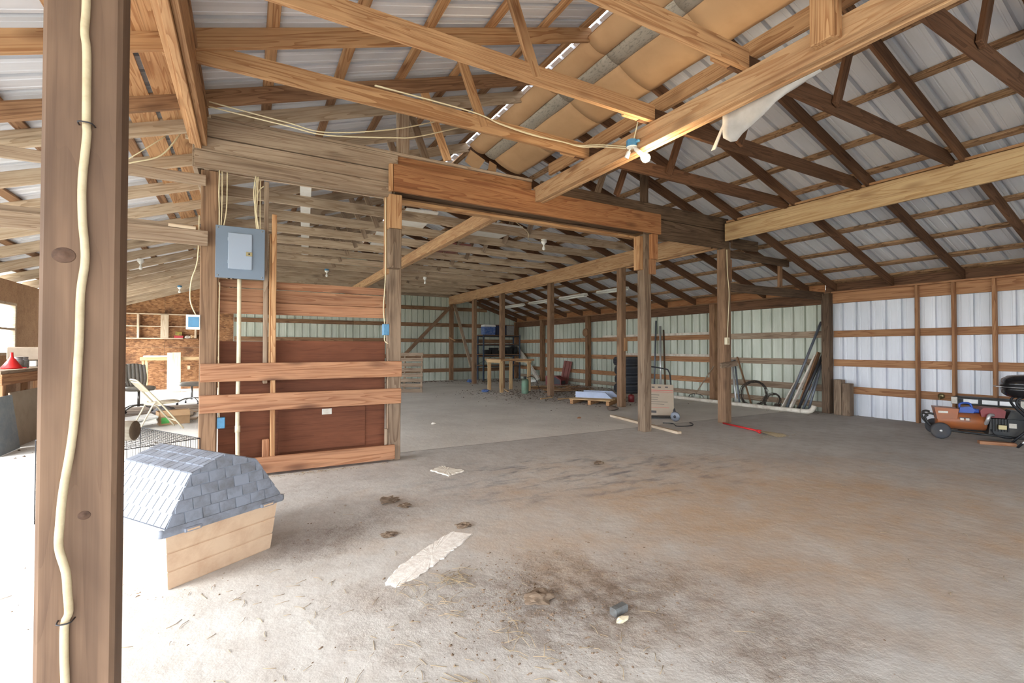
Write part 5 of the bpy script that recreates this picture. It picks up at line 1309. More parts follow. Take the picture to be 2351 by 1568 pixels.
# barbecue grill
MAT['grillblack'] = plain('black_enamel', srgb(22, 22, 25), 0.22, 0.0, spec=0.6)
gr = thing('barbecue_grill', 'black rounded barbecue grill on tubular legs in front of the white wall', 'grill', (8.42, 1.97, 0), R(-63))
Q = wm(gr)
def rbox(name, rings, mat, parent, M, n=24, ex=3.2):
    v = []; f = []
    for (rx, ry, z) in rings:
        for k_ in range(n):
            a = 2*math.pi*k_/n; c_, s_ = math.cos(a), math.sin(a)
            v.append((rx*math.copysign(abs(c_)**(2/ex), c_), ry*math.copysign(abs(s_)**(2/ex), s_), z))
    for i in range(len(rings)-1):
        for k_ in range(n):
            l_ = (k_+1) % n; f.append([i*n+k_, i*n+l_, (i+1)*n+l_, (i+1)*n+k_])
    f.append(list(range(n))[::-1]); f.append([(len(rings)-1)*n+k_ for k_ in range(n)])
    return link(name, mesh(name, v, f, True), mat, parent, M)
rbox('fire_bowl', [(0.17, 0.11, 0.60), (0.25, 0.17, 0.615), (0.29, 0.205, 0.65), (0.30, 0.215, 0.70), (0.30, 0.215, 0.735)], MAT['grillblack'], gr, Q)
ld = rbox('lid', [(0.305, 0.22, 0.738), (0.305, 0.22, 0.78), (0.29, 0.205, 0.83), (0.24, 0.16, 0.868), (0.15, 0.10, 0.885)], MAT['grillblack'], gr, Q)
rbox('rim_flange', [(0.315, 0.23, 0.730), (0.315, 0.23, 0.739), (0.30, 0.215, 0.7395)], MAT['steel'], gr, Q)
tube('lid_handle', [Q @ Vector(p) for p in ((-0.08, -0.21, 0.80), (-0.08, -0.245, 0.81), (0.08, -0.245, 0.81), (0.08, -0.21, 0.80))], 0.008, MAT['blackiron'], ld, n=6, sub=3)
for i in range(3): link('bowl_vent', boxmesh(0.26, 0.006, 0.010, 0.002), MAT['steel'], gr, Q @ T(0.04, -0.213, 0.665+0.02*i))
link('side_handle', boxmesh(0.06, 0.12, 0.012, 0.004), MAT['steel'], gr, Q @ T(-0.335, 0, 0.735))
for y in (-0.14, 0.14):
    tube('leg_tube', [Q @ Vector(p) for p in ((-0.20, y, 0.0), (0.18, y*0.9, 0.48), (0.21, y*0.8, 0.58), (0.16, y*0.8, 0.612))], 0.014, MAT['blackiron'], gr, n=8, sub=4)
    tube('leg_tube', [Q @ Vector(p) for p in ((0.26, y, 0.0), (-0.14, y*0.9, 0.45), (-0.19, y*0.8, 0.57), (-0.14, y*0.8, 0.612))], 0.014, MAT['blackiron'], gr, n=8, sub=4)
tube('leg_stretcher', [Q @ Vector((0.03, -0.14, 0.27)), Q @ Vector((0.03, 0.14, 0.27))], 0.008, MAT['blackiron'], gr, n=6, sub=1)
lathe('leg_collar', [(0.018, -0.025), (0.02, -0.02), (0.02, 0.02), (0.018, 0.025)], MAT['steel'], gr, Q @ T(-0.14, -0.14, 0.075, 0, R(38)), 10)
tag(box('wood_block', (8.22, 2.27, 0.022), (0.34, 0.09, 0.04), MAT['plank'], None, (0, 0, R(-58))), 'reddish wood block on the floor under the generator foot', 'wood block')
t = thing('hose_bib', 'small tarnished tap on the low girt of the white wall', 'tap', (9.57, 3.28, 0.43))
lathe('tap_plate', [(0.0, 0.0), (0.045, 0.0), (0.045, 0.006), (0.0, 0.007)], MAT['brass'], t, T(9.595, 3.28, 0.46, 0, R(-90)), 16)
tube('tap_spout', [(9.59, 3.28, 0.45), (9.55, 3.28, 0.45), (9.535, 3.28, 0.43), (9.53, 3.28, 0.41)], 0.012, MAT['brass'], t, n=8)

# ------------------------------------------------------------------ left aisle: back room
# wall shelf on the strand board
ws = thing('wall_shelf', 'pale three-tier open wall shelf on the strand board end wall', 'shelf', (-2.1, YB-0.1, 1.46))
for z, x1 in ((2.165, -1.28), (1.815, -1.28), (1.47, -1.62)):
    board('shelf_plank', (XL+0.02, YB-0.09, z), (x1, YB-0.09, z), 0.03 if z != 1.815 else 0.02, 0.18, MAT['white_wood'], ws)
board('shelf_plank', (-1.61, YB-0.09, 1.46), (-1.25, YB-0.09, 1.455), 0.03, 0.18, MAT['plank'], ws)
for x, w_, y_ in ((-2.67, 0.05, YB-0.12), (-2.06, 0.19, YB-0.20), (-1.32, 0.05, YB-0.12)):
    post('shelf_upright', x, y_, 1.485, 2.15, w_, 0.02 if w_ > 0.1 else 0.16, MAT['white_wood'], ws)
MAT['yellowbox'] = plain('yellow_black_carton', srgb(150, 130, 50), 0.5, dirt=0.8, dirt_col=srgb(44, 44, 44), scale=22)
MAT['redbox'] = plain('red_carton', srgb(176, 52, 58), 0.5, dirt=0.3, scale=20)
crate_box('carton', 'red carton on the lower wall shelf', 'carton', (-1.73, YB-0.13, 1.486), (0.22, 0.14, 0.07), MAT['redbox'])
crate_box('carton', 'yellow and black carton stacked on the red one', 'carton', (-1.73, YB-0.13, 1.557), (0.16, 0.12, 0.11), MAT['yellowbox'])
t = thing('rag_bundle', 'crumpled pale rags at the end of the lower wall shelf', 'rags', (-1.48, YB-0.13, 1.475))
def lump(name, loc, r, mat, parent=None, seed=0, sq=(1, 1, 0.6), sub=2, amp=0.09, fq=2.2):
    bm = bmesh.new(); bmesh.ops.create_icosphere(bm, subdivisions=sub, radius=1.0); rn = random.Random(seed)
    fz = [Vector((rn.uniform(-2, 2), rn.uniform(-2, 2), rn.uniform(-2, 2))) for _ in range(6)]
    for v_ in bm.verts:
        d = 1+sum(amp*math.sin(v_.co.dot(q)*fq+i) for i, q in enumerate(fz))
        v_.co = Vector((v_.co.x*r*d*sq[0], v_.co.y*r*d*sq[1], max(v_.co.z*d*sq[2], -0.8*sq[2])*r))
    me = bpy.data.meshes.new(name); bm.to_mesh(me); bm.free()
    z0 = min(v_.co.z for v_ in me.vertices)
    return link(name, me, mat, parent, T(loc[0], loc[1], loc[2]-z0))
lump('rag', (-1.50, YB-0.13, 1.476), 0.08, MAT['paper'], t, 3); lump('rag', (-1.38, YB-0.12, 1.476), 0.07, MAT['carddk'], t, 5, (1.2, 1, 0.9))
tag(box('outlet_plate', (-1.49, YB-0.006, 0.62), (0.07, 0.01, 0.11), MAT['conduit'], None, c=0.003), 'cream outlet plate low on the strand board wall', 'outlet')
# desk and leaning board
dk = thing('work_desk', 'plain plank desk against the strand board wall', 'desk', (-1.8, 16.3, 0))
board('desk_top', (-2.52, 16.42, 0.90), (-0.6, 16.42, 0.90), 0.09, 0.60, MAT['yellow'], dk)
for x in (-2.45, -0.68):
    for y in (16.18, 16.68): post('desk_leg', x, y, 0, 0.855, 0.06, 0.05, MAT['yellow'], dk)
box('desk_tray', (-2.15, 16.35, 0.965), (0.62, 0.3, 0.04), MAT['paleblue'], dk); box('desk_ledge', (-2.0, 16.888, 0.55), (0.35, 0.12, 0.06), MAT['plank'], dk)
lean('loose_board', 'bright pale board leaning upright against the desk', 'board', (-1.72, 15.78, 0.005), (-1.76, 16.09, 1.07), 0.31, 0.02, MAT['white_wood'], (1, 0, 0))
# floor boards of the room at the back
rn = random.Random(9)
for i in range(9):
    y = 9.7+i*0.26
    o = board('floor_plank', (-2.6+rn.uniform(-.3, .2), y, 0.014), (-0.75+rn.uniform(-.1, .25), y+rn.uniform(-.06, .06), 0.014), 0.022, 0.22, MAT['gray'])
    tag(o, 'loose grey plank laid on the floor between the chairs', 'plank', 'grey planks on the left aisle floor')
# folding chair
MAT['beige'] = plain('beige_enamel', srgb(206, 194, 168), 0.45, dirt=0.3, dirt_col=srgb(170, 150, 124), scale=8)
fc = thing('folding_chair', 'beige metal folding chair behind the dog crate', 'chair', (-1.14, 8.60, 0.0), R(22))
Q = wm(fc)
for y in (-0.20, 0.20):
    tube('front_leg', [Q @ Vector(p) for p in ((0.28, y, 0.012), (0.0, y, 0.40), (-0.24, y*0.95, 0.70), (-0.27, y*0.9, 0.735))], 0.012, MAT['beige'], fc, n=8, sub=4)
    tube('rear_leg', [Q @ Vector(p) for p in ((-0.26, y*0.86, 0.012), (-0.10, y*0.86, 0.36), (-0.06, y*0.86, 0.42))], 0.011, MAT['beige'], fc, n=8, sub=2)
tube('top_rail', [Q @ Vector(p) for p in ((-0.27, -0.18, 0.735), (-0.285, -0.1, 0.748), (-0.285, 0.1, 0.748), (-0.27, 0.18, 0.735))], 0.012, MAT['beige'], fc, n=8, sub=2)
tube('stretcher', [Q @ Vector((0.19, -0.2, 0.135)), Q @ Vector((0.19, 0.2, 0.135))], 0.009, MAT['beige'], fc, n=6, sub=1)
tube('stretcher', [Q @ Vector((-0.22, -0.17, 0.10)), Q @ Vector((-0.22, 0.17, 0.10))], 0.009, MAT['beige'], fc, n=6, sub=1)
rbox('seat', [(0.19, 0.17, -0.012), (0.20, 0.18, 0.0), (0.19, 0.17, 0.014)], MAT['beige'], fc, Q @ T(0.06, 0, 0.40, 0, R(-4)), 24, 4.0)
link('backrest', boxmesh(0.02, 0.36, 0.19, 0.006), MAT['beige'], fc, Q @ T(-0.205, 0, 0.645, 0, R(-40)))
# swivel chairs
MAT['vinyl'] = plain('grey_ribbed_vinyl', srgb(158, 152, 142), 0.3, dirt=0.3, scale=6)
def swivel(lab, loc, rz, arm=False):
    t = thing('swivel_chair', lab, 'chair', loc, rz); Q = wm(t)
    for i in range(4):
        a = i*math.pi/2+0.5
        tube('star_leg', [Q @ Vector(p) for p in ((0, 0, 0.13), (0.14*math.cos(a), 0.14*math.sin(a), 0.12), (0.27*math.cos(a), 0.27*math.sin(a), 0.065))], 0.016, MAT['steel'], t, n=6, sub=3)
        lathe('caster', [(0.0, -0.012), (0.022, -0.012), (0.026, 0.0), (0.022, 0.012), (0.0, 0.012)], MAT['darksteel'], t, Q @ T(0.275*math.cos(a), 0.275*math.sin(a), 0.027, R(90), 0, a), 12)
    tube('column', [Q @ Vector((0, 0, 0.10)), Q @ Vector((0, 0, 0.40))], 0.022, MAT['steel'], t, n=10, sub=1)
    rbox('seat', [(0.20, 0.20, 0.39), (0.23, 0.23, 0.41), (0.235, 0.235, 0.45), (0.21, 0.21, 0.47)], MAT['vinyl'], t, Q, 28, 3.0)
    for i in range(7):
        y = -0.18+0.06*i; w_ = 0.33-0.9*y*y
        tube('back_rib', [Q @ Vector(p) for p in ((-0.19, y*0.8, 0.46), (-0.235, y, 0.58), (-0.27, y, 0.72), (-0.30, y*0.95, 0.55+w_))], 0.031, MAT['vinyl'], t, n=8, sub=3)
    if arm:
        tube('arm_tube', [Q @ Vector(p) for p in ((-0.20, -0.25, 0.42), (-0.16, -0.27, 0.60), (0.12, -0.27, 0.58), (0.18, -0.26, 0.56))], 0.012, MAT['white'], t, n=6, sub=3)
    return t
swivel('ribbed grey vinyl swivel chair turned sideways beside the desk', (-1.02, 12.25, 0.0), R(180))
swivel('ribbed grey vinyl armchair with a white arm behind the folding chair', (-1.72, 10.95, 0.026), R(-62), True)
# bucket, carton, bags
MAT['pink'] = plain('faded_red_plastic', srgb(206, 110, 96), 0.5, dirt=0.3, dirt_col=srgb(220, 170, 156), scale=5)
t = thing('bucket', 'faded red bucket behind the folding chair', 'bucket', (-1.86, 9.40, 0))
lathe('bucket_wall', [(0.0, 0.0), (0.11, 0.0), (0.12, 0.005), (0.15, 0.36), (0.158, 0.365), (0.158, 0.38), (0.145, 0.38), (0.135, 0.34), (0.112, 0.012), (0.0, 0.01)], MAT['pink'], t, wm(t), 24)
tube('bail', [wm(t) @ Vector(p) for p in ((-0.15, 0, 0.35), (-0.1, -0.12, 0.30), (0.05, -0.16, 0.27), (0.15, 0, 0.35))], 0.004, MAT['steel'], t, n=6)
t = thing('carton', 'open cardboard carton with green print under the folding chair', 'carton', (-1.02, 9.28, 0), R(15)); Q = wm(t)
for (c_, s_) in (((0, -0.15, 0.10), (0.40, 0.006, 0.20)), ((0, 0.15, 0.10), (0.40, 0.006, 0.20)), ((-0.2, 0, 0.10), (0.006, 0.30, 0.20)), ((0.2, 0, 0.10), (0.006, 0.30, 0.20)), ((0, 0, 0.004), (0.40, 0.30, 0.006))):
    link('carton_wall', boxmesh(*s_, 0.001), MAT['carddk'], t, Q @ T(*c_))
link('carton_flap', boxmesh(0.12, 0.28, 0.005, 0.001), MAT['carddk'], t, Q @ T(0.25, 0, 0.185, 0, R(35))); link('carton_flap', boxmesh(0.38, 0.12, 0.005, 0.001), MAT['carddk'], t, Q @ T(0, -0.20, 0.18, R(40)))
MAT['greenink'] = plain('green_print', srgb(96, 190, 96), 0.6)
link('green_print', boxmesh(0.10, 0.003, 0.09, 0.001), MAT['greenink'], t, Q @ T(-0.12, -0.1545, 0.07))
t = thing('foam_sheet', 'crumpled white foam sheet beside the red bucket', 'foam', (-1.46, 9.0, 0), R(10)); Q = wm(t)
link('foam_slab', boxmesh(0.55, 0.34, 0.05, 0.015), MAT['white'], t, Q @ T(0, 0, 0.076, R(8), R(-6))); link('foam_slab', boxmesh(0.40, 0.28, 0.04, 0.012), MAT['white'], t, Q @ T(0.06, 0.02, 0.138, R(4), R(-4), 0.3))
lump('debris_sack', (-1.25, 10.2, 0.022), 0.16, MAT['greypack'], None, 12); tag(bpy.data.objects['debris_sack'], 'dark speckled sack slumped behind the folding chair', 'sack')
# workbench by the left wall
wb = thing('workbench', 'rough timber workbench under the left wall window', 'workbench', (-2.85, 9.1, 0))
board('bench_top', (-2.87, 7.75, 0.90), (-2.87, 10.9, 0.90), 0.05, 0.74, MAT['gray'], wb)
board('bench_apron', (-2.51, 7.75, 0.82), (-2.51, 10.9, 0.82), 0.13, 0.04, MAT['girt'], wb)
for y in (7.9, 9.1, 10.75):
    post('bench_leg', -2.56, y, 0, 0.87, 0.09, 0.09, MAT['girt'], wb); post('bench_leg', -3.18, y, 0, 0.87, 0.09, 0.09, MAT['girt'], wb)
MAT['taupe'] = plain('taupe_case_paint', srgb(150, 132, 112), 0.5, dirt=0.3, scale=6)
t = thing('tool_case', 'taupe hard case with a pale handle on the workbench', 'case', (-2.78, 9.78, 1.02), R(0)); Q = wm(t)
link('case_shell', boxmesh(0.36, 0.92, 0.19, 0.015), MAT['taupe'], t, Q @ T(0, 0, 0.095))
tube('case_handle', [Q @ Vector(p) for p in ((0.18, -0.18, 0.12), (0.215, -0.17, 0.06), (0.215, 0.10, 0.06), (0.18, 0.11, 0.12))], 0.012, MAT['beige'], t, n=8, sub=3)
link('case_support', boxmesh(0.3, 0.85, 0.09, 0.01), MAT['white'], t, Q @ T(-0.02, 0.0, -0.049))
MAT['redplastic'] = plain('red_plastic', srgb(206, 44, 42), 0.4)
t = thing('funnel', 'red plastic funnel on the workbench', 'funnel', (-2.66, 8.55, 0.927))
lathe('funnel_cone', [(0.10, 0.0), (0.105, 0.01), (0.03, 0.13), (0.018, 0.15), (0.015, 0.21), (0.011, 0.21), (0.014, 0.15), (0.026, 0.13), (0.095, 0.01)], MAT['redplastic'], t, wm(t), 20)
tube('funnel_tab', [wm(t) @ Vector((0.09, 0, 0.01)), wm(t) @ Vector((0.14, 0, 0.01))], 0.008, MAT['redplastic'], t, n=6, sub=1)
for i, (y, lab) in enumerate(((8.80, 'dusty glass jar beside the red funnel'), (8.98, 'second dusty jar right of the red funnel'))):
    t = thing('jar', lab, 'jar', (-2.68, y, 0.927))
    lathe('jar_body', [(0.0, 0.0), (0.055, 0.0), (0.06, 0.01), (0.06, 0.10), (0.045, 0.12)], MAT['greypack'], t, wm(t), 16); lathe('jar_lid', [(0.048, 0.12), (0.05, 0.122), (0.05, 0.145), (0.0, 0.147)], MAT['steel'], t, wm(t), 16)
crate_box('battery', 'dark grey battery block on the floor under the workbench', 'battery', (-2.80, 8.15, 0.0), (0.22, 0.34, 0.30), MAT['blackplastic'])
MAT['slate'] = plain('blue_grey_laminate', srgb(104, 116, 126), 0.4, dirt=0.4, dirt_col=srgb(160, 160, 158), scale=9)
lean('laminate_panel', 'speckled blue-grey panel leaning against the workbench', 'panel', (-2.36, 7.56, 0.005), (-2.44, 7.56, 0.64), 0.55, 0.02, MAT['slate'], (0, 1, 0))
lean('laminate_panel', 'taupe panel leaning behind the speckled blue-grey one', 'panel', (-2.40, 8.40, 0.005), (-2.47, 8.40, 0.66), 1.05, 0.018, MAT['taupe'], (0, 1, 0))

# ------------------------------------------------------------------ floor litter
MAT['plaster'] = plain('spilled_white_plaster', srgb(238, 234, 228), 0.8, dirt=0.45, dirt_col=srgb(196, 182, 168), scale=26, bump=0.4)
MAT['soil'] = plain('dry_dark_soil', srgb(112, 94, 78), 0.95, dirt=0.6, dirt_col=srgb(146, 126, 106), scale=12, var=0.2)
MAT['rubble'] = plain('grey_brown_rubble', srgb(104, 88, 76), 0.9, dirt=0.7, dirt_col=srgb(60, 46, 38), scale=3.0)
def flat_patch(name, outline, z0, z1, mat, seed=1):
    rn = random.Random(seed); out = []
    n = len(outline)
    for i in range(n):
        a, b = Vector(outline[i]), Vector(outline[(i+1) % n]); m = max(2, int((b-a).length/0.02))
        for k_ in range(m): p = a.lerp(b, k_/m); out.append((p.x+rn.uniform(-.008, .008), p.y+rn.uniform(-.008, .008)))
    n = len(out); cx = sum(p[0] for p in out)/n; cy = sum(p[1] for p in out)/n
    v = [(x-cx, y-cy, z0) for x, y in out]+[((x-cx)*0.95, (y-cy)*0.95, z1*rn.uniform(0.7, 1.2)) for x, y in out]+[(0, 0, z1*0.8)]
    f = [[i, (i+1) % n, n+(i+1) % n, n+i] for i in range(n)]+[[n+i, n+(i+1) % n, 2*n] for i in range(n)]
    return link(name, mesh(name, v, f), mat, None, Matrix.Translation((cx, cy, 0)))
tag(flat_patch('plaster_smear', [(0.62, 2.45), (0.66, 2.38), (0.80, 2.44), (1.02, 2.60), (1.29, 2.83), (1.20, 2.93), (1.02, 2.82), (0.76, 2.62)], 0.0008, 0.006, MAT['plaster'], 2), 'long white smear of dried plaster on the concrete floor', 'plaster')
o = flat_patch('paper_sheet', [(1.58, 4.48), (1.66, 4.20), (1.87, 4.30), (1.74, 4.58)], 0.0008, 0.012, MAT['paper'], 4); tag(o, 'muddy white sheet of paper flat on the floor before the stall', 'paper')
MAT['slatechunk'] = plain('blue_grey_chunk', srgb(104, 106, 106), 0.85, dirt=0.6, dirt_col=srgb(78, 70, 62), scale=20)
o = box('masonry_chunk', (1.485, 1.665, 0.0175), (0.09, 0.04, 0.035), MAT['slatechunk'], None, (0, 0, R(8)), 0.006); tag(o, 'small blue-grey masonry chunk in the dried mud', 'rubble')
tag(lump('bone_piece', (1.45, 1.605, 0.0), 0.022, MAT['conduit'], None, 8, (1.5, 0.7, 0.6)), 'small pale bone-like piece beside the masonry chunk', 'debris')
def rect_hit(A, B_):
    """do two plan rectangles (cx, cy, angle, length, width) overlap"""
    def cor(r_):
        c_, s_ = math.cos(r_[2]), math.sin(r_[2])
        return [(r_[0]+c_*u*r_[3]/2-s_*v_*r_[4]/2, r_[1]+s_*u*r_[3]/2+c_*v_*r_[4]/2) for u, v_ in ((-1, -1), (1, -1), (1, 1), (-1, 1))]
    ca_, cb_ = cor(A), cor(B_)
    for ang in (A[2], A[2]+math.pi/2, B_[2], B_[2]+math.pi/2):
        dx, dy = math.cos(ang), math.sin(ang)
        pa_ = [p[0]*dx+p[1]*dy for p in ca_]; pb_ = [p[0]*dx+p[1]*dy for p in cb_]
        if max(pa_) < min(pb_) or max(pb_) < min(pa_): return False
    return True
SCRAPS = []
_r = random.Random(21)
for _i in range(22):
    rc = (_r.uniform(7.5, 8.75), _r.uniform(10.75, 12.5), _r.uniform(-0.9, 0.5), _r.uniform(0.35, 0.95), _r.uniform(0.05, 0.11))
    zt = 0.0
    for q in SCRAPS:
        if rect_hit(rc, (q[0], q[1], q[2], q[3], q[4])): zt = max(zt, q[5]+0.009)
    SCRAPS.append((*rc, zt+0.009, _r.choice(['gray', 'fresh', 'yellow', 'brown'])))
# footprints that loose litter keeps out of: (cx, cy, angle, length, width)
SOLID = [(-0.2835, 3.3293, R(34), 0.60, 0.70), (-0.764, 4.185, math.atan2(0.51, 0.86), 0.62, 0.90), (-0.305, 1.343, 0, 0.14, 0.10), (-0.305, 5.15, 0, 0.15, 0.15), (0.55, 5.06, 0, 1.84, 0.06),
         (1.395, 5.16, 0, 0.15, 0.16), (5.07, 5.13, 0, 0.16, 0.16), (6.79, 5.09, 0, 0.17, 0.17), (6.785, 7.52, 0, 0.15, 0.16), (6.785, 10.15, 0, 0.15, 0.16), (6.785, 12.8, 0, 0.15, 0.16), (6.785, 14.83, 0, 0.15, 0.16), (6.76, 16.85, 0, 0.16, 0.2),
         (9.12, 9.86, 0, 0.72, 0.72), (6.50, 10.95, 0, 0.21, 0.21), (8.95, 13.1, R(-60), 0.60, 0.37), (-1.02, 9.28, R(15), 0.44, 0.34), (-1.86, 9.40, 0, 0.26, 0.26), (-1.46, 9.0, R(10), 0.56, 0.36), (-1.7, 10.75, 0, 2.4, 2.4),
         (9.0, 6.8, 0, 0.14, 3.9), (9.30, 5.80, R(25), 0.14, 0.16), (7.60, 8.10, 0, 0.15, 0.15), (1.485, 1.665, R(8), 0.10, 0.05), (1.45, 1.605, 0, 0.06, 0.04), (-2.8, 8.15, 0, 0.24, 0.36),
         (7.2, 9.35, 0.1, 1.62, 0.05), (6.45, 11.9, 1.2, 0.72, 0.05), (6.3, 9.6, 0.4, 0.52, 0.05), (7.5, 9.9, 0, 0.24, 0.2), (5.72, 11.75, 0, 0.26, 0.2), (8.9, 14.4, 0, 0.36, 0.28), (6.9, 15.4, 0, 0.32, 0.24), (6.22, 7.15, 0, 0.26, 0.2)]
SOLID += [(x, y, 0, 0.14, 0.13) for x, y in ((6.12, 12.32), (6.07, 11.47), (6.80, 12.27), (7.0, 11.57))]
SOLID += [(6.8-math.sin(R(33))*d, 8.35+math.cos(R(33))*d, R(33), 1.0, 0.09) for d in (-0.4, 0.0, 0.4)]
SOLID += [(x, y, 0, r_*3.0, r_*2.0) for x, y, r_ in ((0.98, 3.72, 0.045), (1.05, 3.55, 0.03), (0.80, 3.05, 0.03), (1.28, 2.97, 0.03), (3.2, 3.9, 0.035), (1.22, 1.93, 0.05))]
SOLID += [q[:5] for q in SCRAPS if q[5] < 0.01]
def blocked(x, y, m=0.008):
    for cx, cy, a, l_, w_ in SOLID:
        dx, dy = x-cx, y-cy; c_, s_ = math.cos(a), math.sin(a)
        if abs(dx*c_+dy*s_) < l_/2+m and abs(-dx*s_+dy*c_) < w_/2+m: return True
    return False
def crumbs(name, lab, cat, spots, mat, seed):
    rn = random.Random(seed); V = []; Fc = []
    for cx, cy, sx, sy, cnt, s0, s1, uni in spots:
        for _ in range(cnt):
            x, y = (rn.uniform(cx-sx, cx+sx), rn.uniform(cy-sy, cy+sy)) if uni else (rn.gauss(cx, sx), rn.gauss(cy, sy))
            r_ = (s0+(s1-s0)*rn.random()**4)*0.62; x = min(x, 9.5); y = min(y, 16.85)
            if blocked(x, y, 0.004+1.6*r_): continue
            a = rn.uniform(0, 6.28); e = rn.uniform(0.5, 2.2); h_ = r_*rn.uniform(0.5, 1.0)
            ca_, sa_ = math.cos(a), math.sin(a); b = len(V)
            for k_ in range(5):
                t_ = k_*1.2566; px, py = r_*e*math.cos(t_)*rn.uniform(.7, 1.2), r_*math.sin(t_)*rn.uniform(.7, 1.2)
                V.append((x+px*ca_-py*sa_, y+px*sa_+py*ca_, 0.0004))
            V.append((x+rn.uniform(-.3, .3)*r_, y+rn.uniform(-.3, .3)*r_, h_))
            for k_ in range(5): Fc.append([b+k_, b+(k_+1) % 5, b+5])
    return stuff(link(name, mesh(name, V, Fc), mat), lab, cat)
crumbs('soil_crumbs', 'dark soil crumbs scattered over the concrete floor of the front bay', 'soil',
       [(1.45, 1.85, 0.42, 0.28, 1500, 0.002, 0.012, 0), (1.15, 1.95, 0.12, 0.08, 350, 0.003, 0.014, 0), (1.35, 2.3, 0.30, 0.10, 350, 0.002, 0.010, 0), (2.6, 2.6, 3.2, 2.1, 1400, 0.0015, 0.007, 1), (0.9, 1.4, 0.6, 0.2, 500, 0.002, 0.009, 0),
        (0.35, 3.9, 0.5, 0.5, 160, 0.002, 0.014, 0), (0.5, 4.98, 0.6, 0.03, 260, 0.002, 0.009, 0), (-0.45, 2.95, 0.2, 0.12, 200, 0.002, 0.010, 0), (4.6, 4.6, 2.0, 0.7, 240, 0.002, 0.010, 1), (-1.2, 3.2, 0.5, 0.8, 200, 0.002, 0.008, 0)], MAT['soil'], 11)
crumbs('rubble_litter', 'grey brown rubbish and dirt heaped over the rear bay floor', 'rubbish',
       [(6.9, 10.3, 1.0, 0.9, 2200, 0.006, 0.04, 0), (6.3, 11.6, 0.6, 0.5, 900, 0.005, 0.035, 0), (8.4, 11.6, 0.6, 1.0, 900, 0.006, 0.05, 0), (8.3, 15.4, 0.9, 0.6, 700, 0.01, 0.06, 0), (5.6, 16.4, 0.8, 0.2, 400, 0.01, 0.06, 0),
        (9.3, 9.5, 0.15, 4.0, 700, 0.004, 0.025, 1), (6.9, 8.3, 0.5, 0.4, 400, 0.005, 0.03, 0), (9.2, 5.5, 0.2, 0.4, 300, 0.004, 0.02, 0), (4.3, 7.0, 2.0, 1.6, 220, 0.003, 0.014, 1), (-1.6, 9.5, 0.6, 1.6, 260, 0.004, 0.03, 0)], MAT['rubble'], 12)
def straws(name, lab, spots, r_, mat, seed):
    rn = random.Random(seed); paths = []
    for cx, cy, sx, sy, cnt, l0, l1, zz in spots:
        for _ in range(cnt):
            x, y = rn.gauss(cx, sx), rn.gauss(cy, sy); a = rn.uniform(0, 3.14); l_ = rn.uniform(l0, l1)/2; z = r_+rn.uniform(0, zz); k_ = rn.uniform(-.25, .25)*l_
            dx, dy = math.cos(a), math.sin(a)
            if any(blocked(x+dx*q*l_, y+dy*q*l_, 0.004) for q in (-1, -0.5, 0, 0.5, 1)): continue
            paths.append([(x-dx*l_, y-dy*l_, z), (x-dy*k_, y+dx*k_, z+rn.uniform(0, zz)), (x+dx*l_, y+dy*l_, z)])
    return stuff(tubes(name, paths, r_, mat, None, 4), lab, 'straw')
straws('straw_litter', 'loose dry straw stalks strewn over the front bay floor', [(0.9, 2.32, 0.10, 0.05, 45, 0.04, 0.14, 0.012), (0.82, 2.1, 0.06, 0.06, 18, 0.03, 0.1, 0.01), (0.45, 1.75, 0.35, 0.25, 60, 0.02, 0.08, 0.003), (0.55, 1.55, 0.12, 0.05, 40, 0.02, 0.08, 0.01), (1.1, 1.5, 0.4, 0.15, 40, 0.02, 0.11, 0.004),
        (2.4, 2.4, 1.4, 1.0, 60, 0.02, 0.08, 0.002), (0.5, 4.97, 0.5, 0.025, 60, 0.03, 0.12, 0.01), (0.1, 2.55, 0.3, 0.3, 40, 0.02, 0.07, 0.003), (-0.9, 2.6, 0.4, 0.5, 40, 0.02, 0.08, 0.003), (1.0, 1.72, 0.03, 0.06, 14, 0.05, 0.12, 0.015), (6.3, 3.95, 0.3, 0.06, 50, 0.03, 0.1, 0.006)], 0.0012, MAT['straw'], 13)
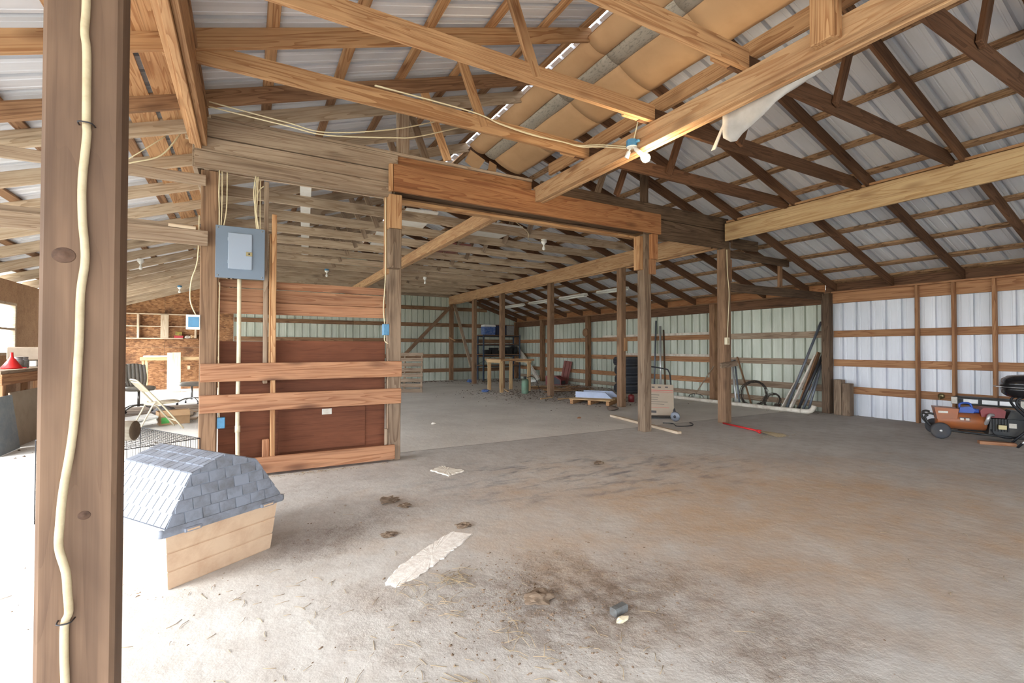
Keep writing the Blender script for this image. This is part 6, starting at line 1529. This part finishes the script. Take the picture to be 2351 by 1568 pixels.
# individual scraps
for x, y, a, l_, w_, z, m_ in SCRAPS:
    o = board('wood_scrap', (x-math.cos(a)*l_/2, y-math.sin(a)*l_/2, z), (x+math.cos(a)*l_/2, y+math.sin(a)*l_/2, z), 0.018, w_, MAT[m_])
    tag(o, 'loose wood scrap in the pile between the red heater and the tires', 'wood scrap', 'wood scraps in the rear bay pile')
for i, (x, y, l_, a, lab) in enumerate(((7.2, 9.35, 1.6, 0.1, 'long thin stick on the rear bay floor behind the pallet'), (6.45, 11.9, 0.7, 1.2, 'short stick under the pine table frame'), (6.3, 9.6, 0.5, 0.4, 'short pale stick on the dirt near the worn grey post foot'))):
    tag(board('stick', (x-math.cos(a)*l_/2, y-math.sin(a)*l_/2, 0.0125), (x+math.cos(a)*l_/2, y+math.sin(a)*l_/2, 0.0125), 0.025, 0.035, MAT['yellow']), lab, 'stick')
for i, (x, y, r_, m_, lab) in enumerate(((7.5, 9.9, 0.09, 'white', 'crumpled white bag in the rubbish behind the pallet'), (5.72, 11.75, 0.10, 'bluetub', 'crumpled blue bag beside the pine table frame'), (8.9, 14.4, 0.14, 'white', 'white crumpled bag near the foot of the white gutter'), (6.9, 15.4, 0.12, 'bluetub', 'blue plastic rag at the foot of the braced rear post'),
        (6.22, 7.15, 0.10, 'rubble', 'flat grey stone beside the low pallet'), (5.0, 6.6, 0.03, 'plank', 'small orange wood chip on the rear bay floor'), (2.6, 7.2, 0.035, 'paper', 'small crumpled scrap on the open floor behind the stall'))):
    tag(lump('litter_lump', (x, y, 0.0), r_, MAT[m_], None, 30+i, (1.3, 1.0, 0.5)), lab, 'litter')
for i, (x, y, r_, lab) in enumerate(((0.98, 3.72, 0.045, 'dark leaf clod on the floor midway between dog house and paper sheet'), (1.05, 3.55, 0.03, 'smaller dark leaf clod beside the larger one'), (0.80, 3.05, 0.03, 'curled dry leaf clod right of the dog house'), (1.28, 2.97, 0.03, 'dark clod at the end of the plaster smear'), (3.2, 3.9, 0.035, 'curled brown leaf on the slate-stained floor'), (1.22, 1.93, 0.05, 'largest dark clod in the dried mud'))):
    tag(lump('dirt_clod', (x, y, 0.0), r_, MAT['soil'], None, 50+i, (1.5, 0.9, 0.5), 3, 0.14, 4.0), lab, 'dirt clod')
